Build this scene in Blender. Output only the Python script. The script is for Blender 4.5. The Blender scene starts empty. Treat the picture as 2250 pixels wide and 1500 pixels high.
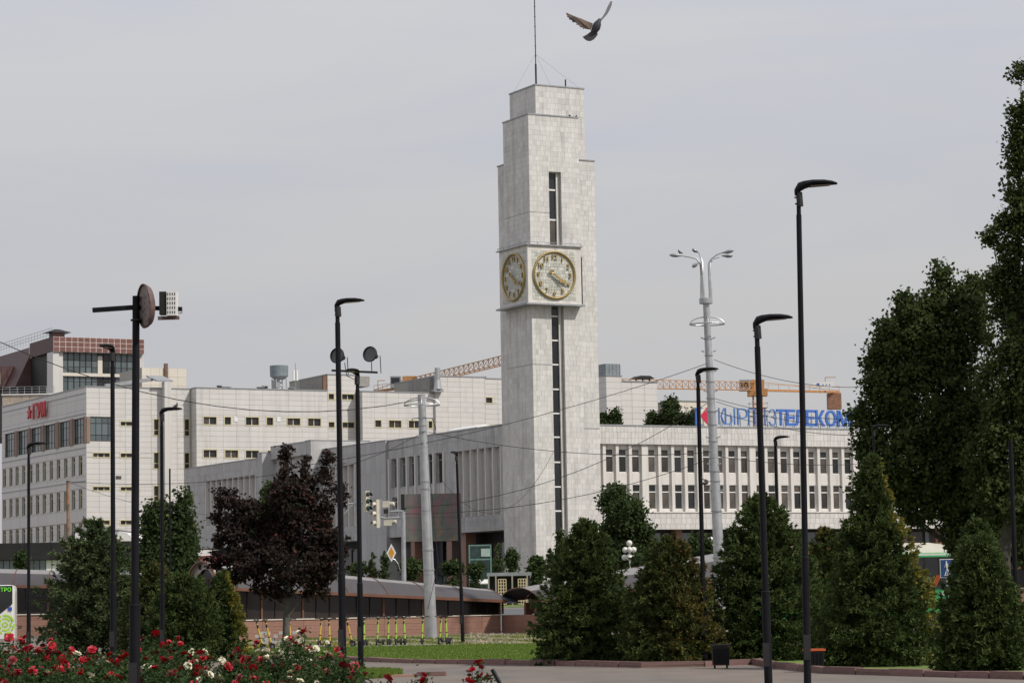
import bpy, math, random
import numpy as np
from mathutils import Vector, Matrix
from math import sin, cos, pi, radians as R, atan2, sqrt
random.seed(11)
RNG = np.random.default_rng(11)
SC = bpy.context.scene
COL = SC.collection

# ------------------------------------------------------------------ camera, sky, sun, exposure
F = 5800.0            # focal length in photograph pixels (2250 wide)
EYE = 1.64
TH = atan2(568.0, F)
ROLL = 0.018
fw = Vector((0, cos(TH), sin(TH))); up0 = Vector((0, -sin(TH), cos(TH))); rt0 = Vector((1, 0, 0))
rt = rt0 * cos(ROLL) - up0 * sin(ROLL)
up = rt0 * sin(ROLL) + up0 * cos(ROLL)
CAM = Vector((0, 0, EYE))
cd = bpy.data.cameras.new('camera'); cam = bpy.data.objects.new('camera', cd); COL.objects.link(cam)
cam.matrix_world = Matrix(((rt.x, up.x, -fw.x, 0), (rt.y, up.y, -fw.y, 0), (rt.z, up.z, -fw.z, EYE), (0, 0, 0, 1)))
cd.sensor_width = 36; cd.lens = 36 * F / 2250; cd.clip_start = 0.5; cd.clip_end = 9000
SC.camera = cam
SUN_DIR = Vector((0.86 * cos(R(46)), -0.51 * cos(R(46)), sin(R(46)))).normalized()
SUN_AZ, SUN_EL = atan2(SUN_DIR.x, SUN_DIR.y), math.asin(SUN_DIR.z)
world = bpy.data.worlds.new('World'); SC.world = world; world.use_nodes = True
wt = world.node_tree; wt.nodes.clear()
def wn(t, **k):
    n = wt.nodes.new(t)
    for a, b in k.items(): setattr(n, a, b)
    return n
wo = wn('ShaderNodeOutputWorld'); bg = wn('ShaderNodeBackground'); bg2 = wn('ShaderNodeBackground'); mx = wn('ShaderNodeMixShader')
sky = wn('ShaderNodeTexSky', sky_type='NISHITA', sun_disc=False, sun_elevation=SUN_EL, sun_rotation=SUN_AZ)
wt.links.new(sky.outputs[0], bg.inputs[0]); bg.inputs[1].default_value = 0.06
tc = wn('ShaderNodeTexCoord'); sep = wn('ShaderNodeSeparateXYZ'); wt.links.new(tc.outputs['Generated'], sep.inputs[0])
mp = wn('ShaderNodeMapping'); mp.inputs['Scale'].default_value = (3, 3, 15); wt.links.new(tc.outputs['Generated'], mp.inputs[0])
ns = wn('ShaderNodeTexNoise'); ns.inputs['Scale'].default_value = 1.4; ns.inputs['Detail'].default_value = 5; ns.inputs['Roughness'].default_value = 0.5
ns.inputs['Distortion'].default_value = 0.6
wt.links.new(mp.outputs[0], ns.inputs[0])
cr = wn('ShaderNodeValToRGB'); wt.links.new(sep.outputs[2], cr.inputs[0])
e = cr.color_ramp.elements
e[0].position = 0.0; e[0].color = (0.525, 0.52, 0.52, 1); e[1].position = 1.0; e[1].color = (0.74, 0.76, 0.80, 1)
k = e.new(0.1); k.color = (0.555, 0.552, 0.552, 1); k = e.new(0.24); k.color = (0.635, 0.64, 0.66, 1)
mm = wn('ShaderNodeMix', data_type='RGBA', blend_type='MULTIPLY'); mm.inputs[0].default_value = 1
cr2 = wn('ShaderNodeValToRGB'); wt.links.new(ns.outputs[0], cr2.inputs[0])
cr2.color_ramp.elements[0].position = 0.36; cr2.color_ramp.elements[0].color = (0.945, 0.965, 1.045, 1)
cr2.color_ramp.elements[1].position = 0.62; cr2.color_ramp.elements[1].color = (1.035, 1.03, 1.035, 1)
wt.links.new(cr.outputs[0], mm.inputs[6]); wt.links.new(cr2.outputs[0], mm.inputs[7])
wt.links.new(mm.outputs[2], bg2.inputs[0]); bg2.inputs[1].default_value = 1.0
mx.inputs[0].default_value = 0.93
wt.links.new(bg.outputs[0], mx.inputs[1]); wt.links.new(bg2.outputs[0], mx.inputs[2]); wt.links.new(mx.outputs[0], wo.inputs[0])
sd = bpy.data.lights.new('sun', 'SUN'); sd.energy = 3.6; sd.angle = R(1.2); sd.color = (1.0, 0.945, 0.87)
so = bpy.data.objects.new('sun', sd); COL.objects.link(so); so.rotation_euler = SUN_DIR.to_track_quat('Z', 'Y').to_euler()
SC.view_settings.view_transform = 'Standard'; SC.view_settings.look = 'None'
SC.view_settings.exposure = 0; SC.view_settings.gamma = 1; SC.view_settings.use_curve_mapping = False

# ------------------------------------------------------------------ photograph geometry
def ray(px, py): return fw + rt * ((px - 1125) / F) - up * ((py - 750) / F)
def at(px, py, Y):
    d = ray(px, py); return CAM + d * (Y / d.y)
def zg(Y): return 0.0 if Y < 130 else 0.018 * (Y - 130)
def gx(px, Y, z=None):            # world x that shows at photograph column px for a point at distance Y and height z
    z = zg(Y) if z is None else z
    py = 750
    for _ in range(4):
        d = at(px, py, Y).z - z; py += d * F / Y
    return at(px, py, Y).x
def gpos(px, Y, z=None):
    zz = zg(Y) if z is None else z
    return Vector((gx(px, Y, zz), Y, zz))
def ztop(px, py, Y): return at(px, py, Y).z
def g0(px, py):                   # flat ground point
    d = ray(px, py); return CAM + d * (-EYE / d.z)

class Frame:
    """local frame of a building: x runs along its front-right faces, y along its left faces"""
    def __init__(s, px, Y, deg=28.0):
        z = zg(Y); s.o = gpos(px, Y, z + 8); s.o.z = z; s.a = R(deg)
        s.m = Matrix.Translation(s.o) @ Matrix.Rotation(s.a, 4, 'Z'); s.i = s.m.inverted()
    def _r(s, px, py):
        return s.i @ CAM, s.i.to_3x3() @ ray(px, py)
    def hy(s, c, px, py):
        o, d = s._r(px, py); t = (c - o.y) / d.y; p = o + d * t; return p.x, p.z
    def hx(s, c, px, py):
        o, d = s._r(px, py); t = (c - o.x) / d.x; p = o + d * t; return p.y, p.z
    def rect(s, kind, c, x0, x1, y0, y1):
        h = s.hy if kind == 'y' else s.hx
        ua = h(c, x0, (y0 + y1) / 2)[0]; ub = h(c, x1, (y0 + y1) / 2)[0]
        za = h(c, (x0 + x1) / 2, y1)[1]; zb = h(c, (x0 + x1) / 2, y0)[1]
        return min(ua, ub), max(ua, ub), za, zb

# ------------------------------------------------------------------ materials
MATS = {}
def mat(name, col, rough=0.8, metal=0.0, var=0.12, scale=2.0, island=0.0, bump=0.0, bscale=30, spec=None, emit=None, stain=0.0, trans=0.0, col2=None, stretch=(1, 1, 1), coat=0.0):
    if name in MATS: return MATS[name]
    m = bpy.data.materials.new(name); m.use_nodes = True; nt = m.node_tree; N = nt.nodes; L = nt.links
    b = N['Principled BSDF']; MATS[name] = m
    b.inputs['Roughness'].default_value = rough; b.inputs['Metallic'].default_value = metal
    if spec is not None: b.inputs['Specular IOR Level'].default_value = spec
    if coat: b.inputs['Coat Weight'].default_value = coat
    t = N.new('ShaderNodeTexCoord'); mapn = N.new('ShaderNodeMapping'); L.new(t.outputs['Object'], mapn.inputs[0])
    mapn.inputs['Scale'].default_value = stretch
    no = N.new('ShaderNodeTexNoise'); no.inputs['Scale'].default_value = scale; no.inputs['Detail'].default_value = 6; L.new(mapn.outputs[0], no.inputs[0])
    mr = N.new('ShaderNodeMapRange'); L.new(no.outputs[0], mr.inputs[0]); mr.inputs[1].default_value = 0.3; mr.inputs[2].default_value = 0.7
    mr.inputs[3].default_value = 1 - var; mr.inputs[4].default_value = 1 + var
    cur = mr.outputs[0]
    if island:
        oi = N.new('ShaderNodeObjectInfo'); ge = N.new('ShaderNodeNewGeometry'); ad = N.new('ShaderNodeMath'); ad.operation = 'ADD'
        L.new(oi.outputs['Random'], ad.inputs[0]); L.new(ge.outputs['Random Per Island'], ad.inputs[1])
        fr = N.new('ShaderNodeMath'); fr.operation = 'FRACT'; L.new(ad.outputs[0], fr.inputs[0])
        m2 = N.new('ShaderNodeMapRange'); L.new(fr.outputs[0], m2.inputs[0]); m2.inputs[3].default_value = 1 - island; m2.inputs[4].default_value = 1 + island
        mu = N.new('ShaderNodeMath'); mu.operation = 'MULTIPLY'; L.new(cur, mu.inputs[0]); L.new(m2.outputs[0], mu.inputs[1]); cur = mu.outputs[0]
    base = None
    if col2 is not None:
        n3 = N.new('ShaderNodeTexNoise'); n3.inputs['Scale'].default_value = scale * 0.35; n3.inputs['Detail'].default_value = 4; L.new(mapn.outputs[0], n3.inputs[0])
        r3 = N.new('ShaderNodeMapRange'); L.new(n3.outputs[0], r3.inputs[0]); r3.inputs[1].default_value = 0.42; r3.inputs[2].default_value = 0.62
        c3 = N.new('ShaderNodeMix'); c3.data_type = 'RGBA'; L.new(r3.outputs[0], c3.inputs[0])
        c3.inputs[6].default_value = (*col, 1); c3.inputs[7].default_value = (*col2, 1); base = c3.outputs[2]
    vm = N.new('ShaderNodeVectorMath'); vm.operation = 'SCALE'
    if base is None:
        vm.inputs[0].default_value = col
    else: L.new(base, vm.inputs[0])
    L.new(cur, vm.inputs['Scale']); L.new(vm.outputs[0], b.inputs['Base Color'])
    if stain:
        s2 = N.new('ShaderNodeMapping'); s2.inputs['Scale'].default_value = (1.6, 1.6, 0.12); L.new(t.outputs['Object'], s2.inputs[0])
        n4 = N.new('ShaderNodeTexNoise'); n4.inputs['Scale'].default_value = 0.9; n4.inputs['Detail'].default_value = 7; L.new(s2.outputs[0], n4.inputs[0])
        r4 = N.new('ShaderNodeMapRange'); L.new(n4.outputs[0], r4.inputs[0]); r4.inputs[1].default_value = 0.5; r4.inputs[2].default_value = 0.72; r4.inputs[3].default_value = 1; r4.inputs[4].default_value = 1 - stain
        mu2 = N.new('ShaderNodeMath'); mu2.operation = 'MULTIPLY'; L.new(cur, mu2.inputs[0]); L.new(r4.outputs[0], mu2.inputs[1]); L.new(mu2.outputs[0], vm.inputs['Scale'])
    if bump:
        nb = N.new('ShaderNodeTexNoise'); nb.inputs['Scale'].default_value = bscale; nb.inputs['Detail'].default_value = 4; L.new(mapn.outputs[0], nb.inputs[0])
        bp = N.new('ShaderNodeBump'); bp.inputs['Strength'].default_value = bump; bp.inputs['Distance'].default_value = 0.02; L.new(nb.outputs[0], bp.inputs['Height']); L.new(bp.outputs[0], b.inputs['Normal'])
    if emit: b.inputs['Emission Color'].default_value = (*emit[0], 1); b.inputs['Emission Strength'].default_value = emit[1]
    return m
def leafmat(name, cA, cB, cC=None, rough=0.7, trans=0.35, spec=0.12):
    """foliage: colour runs from cA to cB with the face attribute tone (cC past 1.0 = dead leaves)"""
    m = bpy.data.materials.new(name); m.use_nodes = True; nt = m.node_tree; N = nt.nodes; L = nt.links; b = N['Principled BSDF']; MATS[name] = m
    a = N.new('ShaderNodeAttribute'); a.attribute_name = 'tone'
    r = N.new('ShaderNodeValToRGB'); L.new(a.outputs['Fac'], r.inputs[0])
    r.color_ramp.elements[0].color = (*cA, 1); r.color_ramp.elements[1].color = (*(cC or cB), 1)
    q = r.color_ramp.elements.new(0.6); q.color = (*cB, 1)
    b.inputs['Roughness'].default_value = rough; L.new(r.outputs[0], b.inputs['Base Color']); b.inputs['Specular IOR Level'].default_value = spec
    tr = N.new('ShaderNodeBsdfTranslucent'); L.new(r.outputs[0], tr.inputs[0]); ms = N.new('ShaderNodeMixShader'); ms.inputs[0].default_value = trans
    L.new(b.outputs[0], ms.inputs[1]); L.new(tr.outputs[0], ms.inputs[2]); L.new(ms.outputs[0], N['Material Output'].inputs[0])
    return m
M_marble = mat('marble_cladding', (0.575, 0.56, 0.535), 0.55, var=0.10, scale=0.5, island=0.08, stain=0.26)
M_marble_base = mat('marble_joint', (0.47, 0.46, 0.44), 0.8, var=0.08)
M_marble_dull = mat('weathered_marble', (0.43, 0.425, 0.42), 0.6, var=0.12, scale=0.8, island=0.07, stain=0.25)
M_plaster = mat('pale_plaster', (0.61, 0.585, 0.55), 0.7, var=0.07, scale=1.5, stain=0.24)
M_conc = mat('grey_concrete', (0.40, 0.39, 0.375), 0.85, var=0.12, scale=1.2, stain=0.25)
M_panel = mat('white_composite_panel', (0.58, 0.565, 0.54), 0.4, var=0.04, scale=0.3, island=0.03, stain=0.14)
M_panel_joint = mat('panel_joint', (0.34, 0.33, 0.29), 0.8, var=0.05)
M_beige = mat('beige_panel', (0.62, 0.57, 0.49), 0.5, var=0.03, island=0.03)
M_yframe = mat('cream_window_frame', (0.55, 0.50, 0.33), 0.5, var=0.04)
M_black = mat('black_painted_steel', (0.006, 0.006, 0.008), 0.55, var=0.3, scale=4, spec=0.16)
M_dark = mat('dark_steel', (0.022, 0.021, 0.021), 0.55, var=0.2, spec=0.3)
M_glass = mat('dark_window_glass', (0.022, 0.024, 0.026), 0.12, var=0.4, scale=0.35, spec=0.5, island=0.3)
M_glassw = mat('curtained_window_glass', (0.065, 0.055, 0.048), 0.15, var=0.5, scale=0.8, spec=0.5, island=0.5)
M_glassb = mat('sky_reflecting_glass', (0.10, 0.125, 0.13), 0.08, var=0.25, scale=0.25, spec=0.9, island=0.25)
M_white = mat('white_painted_metal', (0.72, 0.71, 0.68), 0.4, var=0.04)
M_galv = mat('galvanised_steel', (0.42, 0.43, 0.44), 0.42, 0.55, var=0.14, scale=3, stain=0.2)
M_tin = mat('grey_sheet_metal', (0.30, 0.31, 0.32), 0.45, 0.3, var=0.15, scale=2)
M_brown = mat('brown_facade_tile', (0.165, 0.075, 0.064), 0.4, var=0.06, island=0.1)
M_mansard = mat('brown_sheet_roof', (0.085, 0.04, 0.038), 0.55, var=0.15, scale=1)
M_grout = mat('white_grout', (0.6, 0.5, 0.45), 0.8, var=0.04)
M_gold = mat('gilded_metal', (0.42, 0.31, 0.13), 0.42, 0.65, var=0.18, scale=5)
M_mosaic = mat('clock_mosaic', (0.50, 0.50, 0.45), 0.4, var=0.1, scale=2, island=0.2)
M_red = mat('red_sign_letters', (0.50, 0.03, 0.035), 0.45, var=0.06)
M_blue = mat('blue_sign_letters', (0.05, 0.14, 0.45), 0.4, var=0.05)
M_blue2 = mat('pale_blue_sign_letters', (0.10, 0.20, 0.45), 0.4, var=0.05)
M_crane = mat('orange_crane_paint', (0.42, 0.21, 0.075), 0.55, var=0.2, scale=3)
M_redstone = mat('red_granite_cladding', (0.27, 0.145, 0.105), 0.5, var=0.1, scale=3, island=0.06, stain=0.1)
M_kerb = mat('red_granite_kerb', (0.17, 0.095, 0.085), 0.7, var=0.2, scale=4, island=0.18, bump=0.3)
M_asphalt = mat('old_asphalt_path', (0.165, 0.135, 0.113), 0.92, var=0.16, scale=0.9, bump=0.6, bscale=60, col2=(0.135, 0.118, 0.105), stretch=(1, .35, 1))
M_road = mat('dark_road_asphalt', (0.10, 0.10, 0.105), 0.9, var=0.12, scale=0.7, bump=0.4, bscale=60)
M_dirt = mat('dry_verge_soil', (0.20, 0.16, 0.105), 0.95, var=0.35, scale=1.5, bump=0.6, bscale=15, col2=(0.15, 0.145, 0.06))
M_lawn = mat('mown_lawn', (0.10, 0.16, 0.025), 0.95, var=0.25, scale=0.9, bump=0.6, bscale=40, col2=(0.15, 0.18, 0.04))
M_roofp = mat('brown_polycarbonate', (0.062, 0.056, 0.060), 0.6, var=0.12, scale=1, island=0.12, spec=0.35)
M_roofl = mat('pale_ridge_polycarbonate', (0.22, 0.21, 0.21), 0.6, var=0.1, spec=0.3)
M_copper = mat('brown_trim', (0.14, 0.06, 0.035), 0.5, var=0.2)
M_bark = mat('tree_bark', (0.05, 0.042, 0.035), 0.95, var=0.35, scale=6, bump=0.8, bscale=20)
M_bark2 = mat('grey_bark', (0.095, 0.085, 0.078), 0.95, var=0.3, scale=6, bump=0.6, bscale=20)
M_rubber = mat('black_rubber', (0.018, 0.018, 0.018), 0.8)
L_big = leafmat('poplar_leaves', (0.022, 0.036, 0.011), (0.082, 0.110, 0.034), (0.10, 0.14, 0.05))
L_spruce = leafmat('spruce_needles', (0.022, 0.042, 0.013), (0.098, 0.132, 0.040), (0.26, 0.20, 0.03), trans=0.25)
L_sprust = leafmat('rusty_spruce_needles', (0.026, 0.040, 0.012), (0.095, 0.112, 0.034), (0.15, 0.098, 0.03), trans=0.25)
L_spblue = leafmat('blue_spruce_needles', (0.032, 0.052, 0.022), (0.115, 0.15, 0.065), (0.10, 0.13, 0.05), trans=0.2)
L_maple = leafmat('purple_maple_leaves', (0.015, 0.011, 0.009), (0.048, 0.033, 0.027), (0.14, 0.035, 0.025))
L_green = leafmat('green_leaves', (0.024, 0.042, 0.014), (0.062, 0.090, 0.030), (0.14, 0.18, 0.06))
L_rose = leafmat('rose_leaves', (0.022, 0.045, 0.014), (0.055, 0.095, 0.03), (0.12, 0.06, 0.035))
L_grass = leafmat('grass_blades', (0.09, 0.15, 0.025), (0.15, 0.22, 0.04), (0.18, 0.19, 0.06))

# ------------------------------------------------------------------ mesh builder
class MB:
    def __init__(s): s.v = []; s.f = []; s.mi = []
    def add(s, vs, fs, m=0):
        o = len(s.v); s.v += [tuple(v) for v in vs]; s.f += [tuple(i + o for i in f) for f in fs]; s.mi += [m] * len(fs); return s
    def box(s, x0, x1, y0, y1, z0, z1, m=0):
        return s.add([(x0, y0, z0), (x1, y0, z0), (x1, y1, z0), (x0, y1, z0), (x0, y0, z1), (x1, y0, z1), (x1, y1, z1), (x0, y1, z1)],
              [(3, 2, 1, 0), (4, 5, 6, 7), (0, 1, 5, 4), (1, 2, 6, 5), (2, 3, 7, 6), (3, 0, 4, 7)], m)
    def quad(s, a, b, c, d, m=0): return s.add([a, b, c, d], [(0, 1, 2, 3)], m)
    def bar(s, a, b, w, h=None, m=0):
        a = Vector(a); b = Vector(b); d = (b - a).normalized(); h = h or w
        r = Vector((0, 0, 1)) if abs(d.z) < 0.95 else Vector((0, 1, 0))
        x = d.cross(r).normalized() * w / 2; y = x.cross(d).normalized() * h / 2
        return s.add([a - x - y, a + x - y, a + x + y, a - x + y, b - x - y, b + x - y, b + x + y, b - x + y],
              [(3, 2, 1, 0), (4, 5, 6, 7), (0, 1, 5, 4), (1, 2, 6, 5), (2, 3, 7, 6), (3, 0, 4, 7)], m)
    def tube(s, pts, rad, n=8, m=0, cap=True, flat=None):
        pts = [Vector(p) for p in pts]; k = len(pts)
        if not hasattr(rad, '__len__'): rad = [rad] * k
        o = len(s.v); prev = None
        for i, p in enumerate(pts):
            d = (pts[min(i + 1, k - 1)] - pts[max(i - 1, 0)]).normalized()
            if prev is None:
                r = Vector((0, 0, 1)) if abs(d.z) < 0.9 else Vector((1, 0, 0)); x = d.cross(r).normalized()
            else: x = (prev - d * prev.dot(d)).normalized()
            prev = x; y = d.cross(x)
            for j in range(n):
                a = 2 * pi * j / n; rr = rad[i]
                if flat: s.v.append(tuple(p + x * cos(a) * rr * flat[0] + y * sin(a) * rr * flat[1]))
                else: s.v.append(tuple(p + x * cos(a) * rr + y * sin(a) * rr))
        for i in range(k - 1):
            for j in range(n):
                s.f.append((o + i * n + j, o + i * n + (j + 1) % n, o + (i + 1) * n + (j + 1) % n, o + (i + 1) * n + j)); s.mi.append(m)
        if cap:
            s.f.append(tuple(o + j for j in range(n))[::-1]); s.mi.append(m)
            s.f.append(tuple(o + (k - 1) * n + j for j in range(n))); s.mi.append(m)
        return s
    def loft(s, secs, m=0, cap=True, closed=True):
        n = len(secs[0]); o = len(s.v)
        for q in secs: s.v += [tuple(p) for p in q]
        for i in range(len(secs) - 1):
            for j in range(n if closed else n - 1):
                s.f.append((o + i * n + j, o + i * n + (j + 1) % n, o + (i + 1) * n + (j + 1) % n, o + (i + 1) * n + j)); s.mi.append(m)
        if cap and closed:
            s.f.append(tuple(o + j for j in range(n))[::-1]); s.mi.append(m)
            s.f.append(tuple(o + (len(secs) - 1) * n + j for j in range(n))); s.mi.append(m)
        return s
    def lathe(s, prof, c=(0, 0, 0), n=16, m=0, axis=None):
        ax = Vector(axis).normalized() if axis else Vector((0, 0, 1))
        r = Vector((1, 0, 0)) if abs(ax.x) < 0.9 else Vector((0, 1, 0)); x = ax.cross(r).normalized(); y = ax.cross(x); c = Vector(c)
        return s.loft([[c + ax * h + x * rr * cos(2 * pi * j / n) + y * rr * sin(2 * pi * j / n) for j in range(n)] for rr, h in prof], m)
    def prism(s, poly, d0, d1, kind='xz', m=0):
        """2D outline extruded from d0 to d1 along the axis that is missing in kind"""
        def P(p, d): return (p[0], d, p[1]) if kind == 'xz' else ((d, p[0], p[1]) if kind == 'yz' else (p[0], p[1], d))
        n = len(poly)
        return s.add([P(p, d0) for p in poly] + [P(p, d1) for p in poly],
                     [tuple(range(n)), tuple(range(n, 2 * n))[::-1]] + [(i, i + n, (i + 1) % n + n, (i + 1) % n) for i in range(n)], m)
    def fbox(s, kind, c, u0, u1, z0, z1, d0, d1, m=0):
        """box on a facade: kind y = face with normal -y at y=c, kind x = face with normal -x; d measured inwards"""
        if kind == 'y': return s.box(u0, u1, c + d0, c + d1, z0, z1, m)
        return s.box(c + d0, c + d1, u0, u1, z0, z1, m)
    def build(s, name, mats, parent=None, smooth=False, loc=None, rot=None):
        me = bpy.data.meshes.new(name); me.from_pydata(s.v, [], s.f); me.update()
        if not isinstance(mats, (list, tuple)): mats = [mats]
        for q in mats: me.materials.append(q)
        if len(mats) > 1: me.polygons.foreach_set('material_index', s.mi)
        if smooth:
            me.polygons.foreach_set('use_smooth', [True] * len(s.f))
            try: me.set_sharp_from_angle(angle=R(40))
            except Exception: pass
        return put(name, me, parent, loc, rot)
def put(name, me, parent=None, loc=None, rot=None, scale=None):
    o = bpy.data.objects.new(name, me); COL.objects.link(o)
    if parent: o.parent = parent
    if loc is not None: o.location = loc
    if rot is not None: o.rotation_euler = rot
    if scale is not None: o.scale = scale
    return o
def thing(name, label, cat, loc=(0, 0, 0), rz=0, group=None, matrix=None):
    o = bpy.data.objects.new(name, None); COL.objects.link(o); o.empty_display_size = 0.2
    if matrix is not None: o.matrix_world = matrix
    else: o.location = loc; o.rotation_euler = (0, 0, rz)
    o['label'] = label; o['category'] = cat
    if group: o['group'] = group
    return o
def tag(o, label, cat, group=None):
    o['label'] = label; o['category'] = cat
    if group: o['group'] = group
    return o
def kind(o, k): o['kind'] = k; return o
def copytree(src, label, loc=None, rz=None, group=None, scale=None):
    c = src.copy(); COL.objects.link(c); c['label'] = label
    if group: c['group'] = group
    if loc is not None: c.location = loc
    if rz is not None: c.rotation_euler = (0, 0, rz)
    if scale is not None: c.scale = scale
    for ch in src.children:
        d = ch.copy(); COL.objects.link(d); d.parent = c
        for g in ch.children:
            q = g.copy(); COL.objects.link(q); q.parent = d
    return c
_txt = {}
def text_mesh(name, body, size, ext, material, fontbold=0.0):
    cu = bpy.data.curves.new(name, 'FONT'); cu.body = body; cu.size = size; cu.extrude = ext; cu.offset = fontbold
    cu.align_x = 'CENTER'; cu.align_y = 'CENTER'; cu.resolution_u = 3
    o = bpy.data.objects.new('tmp', cu); COL.objects.link(o)
    dg = bpy.context.evaluated_depsgraph_get(); me = bpy.data.meshes.new_from_object(o.evaluated_get(dg))
    bpy.data.objects.remove(o); me.name = name; me.materials.clear(); me.materials.append(material); return me

# ------------------------------------------------------------------ facades
UNIT = {}
def unit_mesh(m):
    if m.name not in UNIT:
        b = MB().box(0, 1, 0, 1, 0, 1); me = bpy.data.meshes.new('unit_' + m.name); me.from_pydata(b.v, [], b.f); me.materials.append(m); UNIT[m.name] = me
    return UNIT[m.name]
def subtract(r, h):
    a0, a1, b0, b1 = r; c0, c1, d0, d1 = h
    if c0 >= a1 or c1 <= a0 or d0 >= b1 or d1 <= b0: return [r]
    out = []
    if d0 > b0: out.append((a0, a1, b0, d0))
    if d1 < b1: out.append((a0, a1, d1, b1))
    m0, m1 = max(b0, d0), min(b1, d1)
    if c0 > a0: out.append((a0, c0, m0, m1))
    if c1 < a1: out.append((c1, a1, m0, m1))
    return out
def wall(mb, kind_, c, u0, u1, z0, z1, holes, depth, m=0):
    us = sorted({u0, u1, *[max(u0, min(u1, h[i])) for h in holes for i in (0, 1)]}); zs = sorted({z0, z1, *[max(z0, min(z1, h[i])) for h in holes for i in (2, 3)]})
    def P(u, z, d): return (u, c + d, z) if kind_ == 'y' else (c + d, u, z)
    for i in range(len(us) - 1):
        for j in range(len(zs) - 1):
            uc, zc = (us[i] + us[i + 1]) / 2, (zs[j] + zs[j + 1]) / 2
            if any(h[0] < uc < h[1] and h[2] < zc < h[3] for h in holes): continue
            mb.quad(P(us[i], zs[j], 0), P(us[i + 1], zs[j], 0), P(us[i + 1], zs[j + 1], 0), P(us[i], zs[j + 1], 0), m)
    for h in holes:
        a, b, q, t = h[:4]
        mb.quad(P(a, q, 0), P(a, t, 0), P(a, t, depth), P(a, q, depth), m); mb.quad(P(b, q, 0), P(b, t, 0), P(b, t, depth), P(b, q, depth), m)
        mb.quad(P(a, t, 0), P(b, t, 0), P(b, t, depth), P(a, t, depth), m); mb.quad(P(a, q, 0), P(b, q, 0), P(b, q, depth), P(a, q, depth), m)
class Tiles:
    def __init__(s, parent, m, name, maxobj=290, proud=0.02, gap=0.025, skip=0.0):
        s.p = parent; s.m = m; s.n = name; s.max = maxobj; s.pr = proud; s.g = gap; s.r = []; s.skip = skip
    def face(s, kind_, c, u0, u1, z0, z1, holes, tw, th, bond=False, jit=0.0, pri=0):
        nz = max(1, round((z1 - z0) / th)); hz = (z1 - z0) / nz
        for j in range(nz):
            nu = max(1, round((u1 - u0) / tw)); hu = (u1 - u0) / nu
            cuts = [u0 + i * hu + (random.uniform(-jit, jit) * hu if 0 < i < nu else 0) for i in range(nu + 1)]
            if bond and j % 2 and nu > 1: cuts = [u0] + [u0 + (i + 0.5) * hu for i in range(nu)] + [u1]
            for i in range(len(cuts) - 1):
                rs = [(cuts[i], cuts[i + 1], z0 + j * hz, z0 + (j + 1) * hz)]
                for h in holes:
                    rs = [q for r in rs for q in subtract(r, h)]
                for a, b, p, q in rs:
                    if b - a > s.g * 2.5 and q - p > s.g * 2.5:
                        s.r.append((pri - (b - a) * (q - p), kind_, c, a + s.g / 2, b - s.g / 2, p + s.g / 2, q - s.g / 2))
    def done(s):
        idx = sorted(range(len(s.r)), key=lambda i: s.r[i][0] + random.random() * 1e-4)
        sing = set(idx[:s.max]); mb = MB()
        for i, (pr, kd, c, a, b, p, q) in enumerate(s.r):
            d = s.pr * random.uniform(0.7, 1.15)
            if i in sing:
                if kd == 'y': loc, sc = (a, c - d, p), (b - a, d, q - p)
                else: loc, sc = (c - d, a, p), (d, b - a, q - p)
                put(s.n, unit_mesh(s.m), s.p, loc, None, sc)
            else: mb.fbox(kd, c, a, b, p, q, -d, 0)
        if mb.v: kind(mb.build(s.n + '_field', s.m, s.p), 'stuff')
def window(parent, kind_, c, r, depth, mf, mg, fr=0.07, cols=1, rows=(), name='window', proud=0.0, bar=None):
    """frame part with one pane sub-part per light; rows = fractions of the height where transoms sit"""
    u0, u1, z0, z1 = r; bar = bar or fr * 0.7; d0 = depth - 0.12 if not proud else -proud
    mb = MB()
    mb.fbox(kind_, c, u0, u0 + fr, z0, z1, d0, depth); mb.fbox(kind_, c, u1 - fr, u1, z0, z1, d0, depth)
    mb.fbox(kind_, c, u0 + fr, u1 - fr, z0, z0 + fr, d0, depth); mb.fbox(kind_, c, u0 + fr, u1 - fr, z1 - fr, z1, d0, depth)
    us = [u0 + fr] + [u0 + (u1 - u0) * i / cols for i in range(1, cols)] + [u1 - fr]
    zs = [z0 + fr] + [z0 + (z1 - z0) * q for q in rows] + [z1 - fr]
    for u in us[1:-1]: mb.fbox(kind_, c, u - bar / 2, u + bar / 2, z0 + fr, z1 - fr, depth - 0.10, depth - 0.002)
    for z in zs[1:-1]: mb.fbox(kind_, c, u0 + fr, u1 - fr, z - bar / 2, z + bar / 2, depth - 0.105, depth - 0.003)
    w = mb.build(name, mf, parent)
    for i in range(len(us) - 1):
        for j in range(len(zs) - 1):
            if isinstance(mg, (list, tuple)): g = random.choice(mg)
            else: g = mg
            a = us[i] + (bar / 2 if i else 0); b = us[i + 1] - (bar / 2 if i < len(us) - 2 else 0)
            p = zs[j] + (bar / 2 if j else 0); q = zs[j + 1] - (bar / 2 if j < len(zs) - 2 else 0)
            if kind_ == 'y': put('pane', unit_mesh(g), w, (a, c + depth - 0.05, p), None, (b - a, 0.02, q - p))
            else: put('pane', unit_mesh(g), w, (c + depth - 0.05, a, p), None, (0.02, b - a, q - p))
    return w

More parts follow.
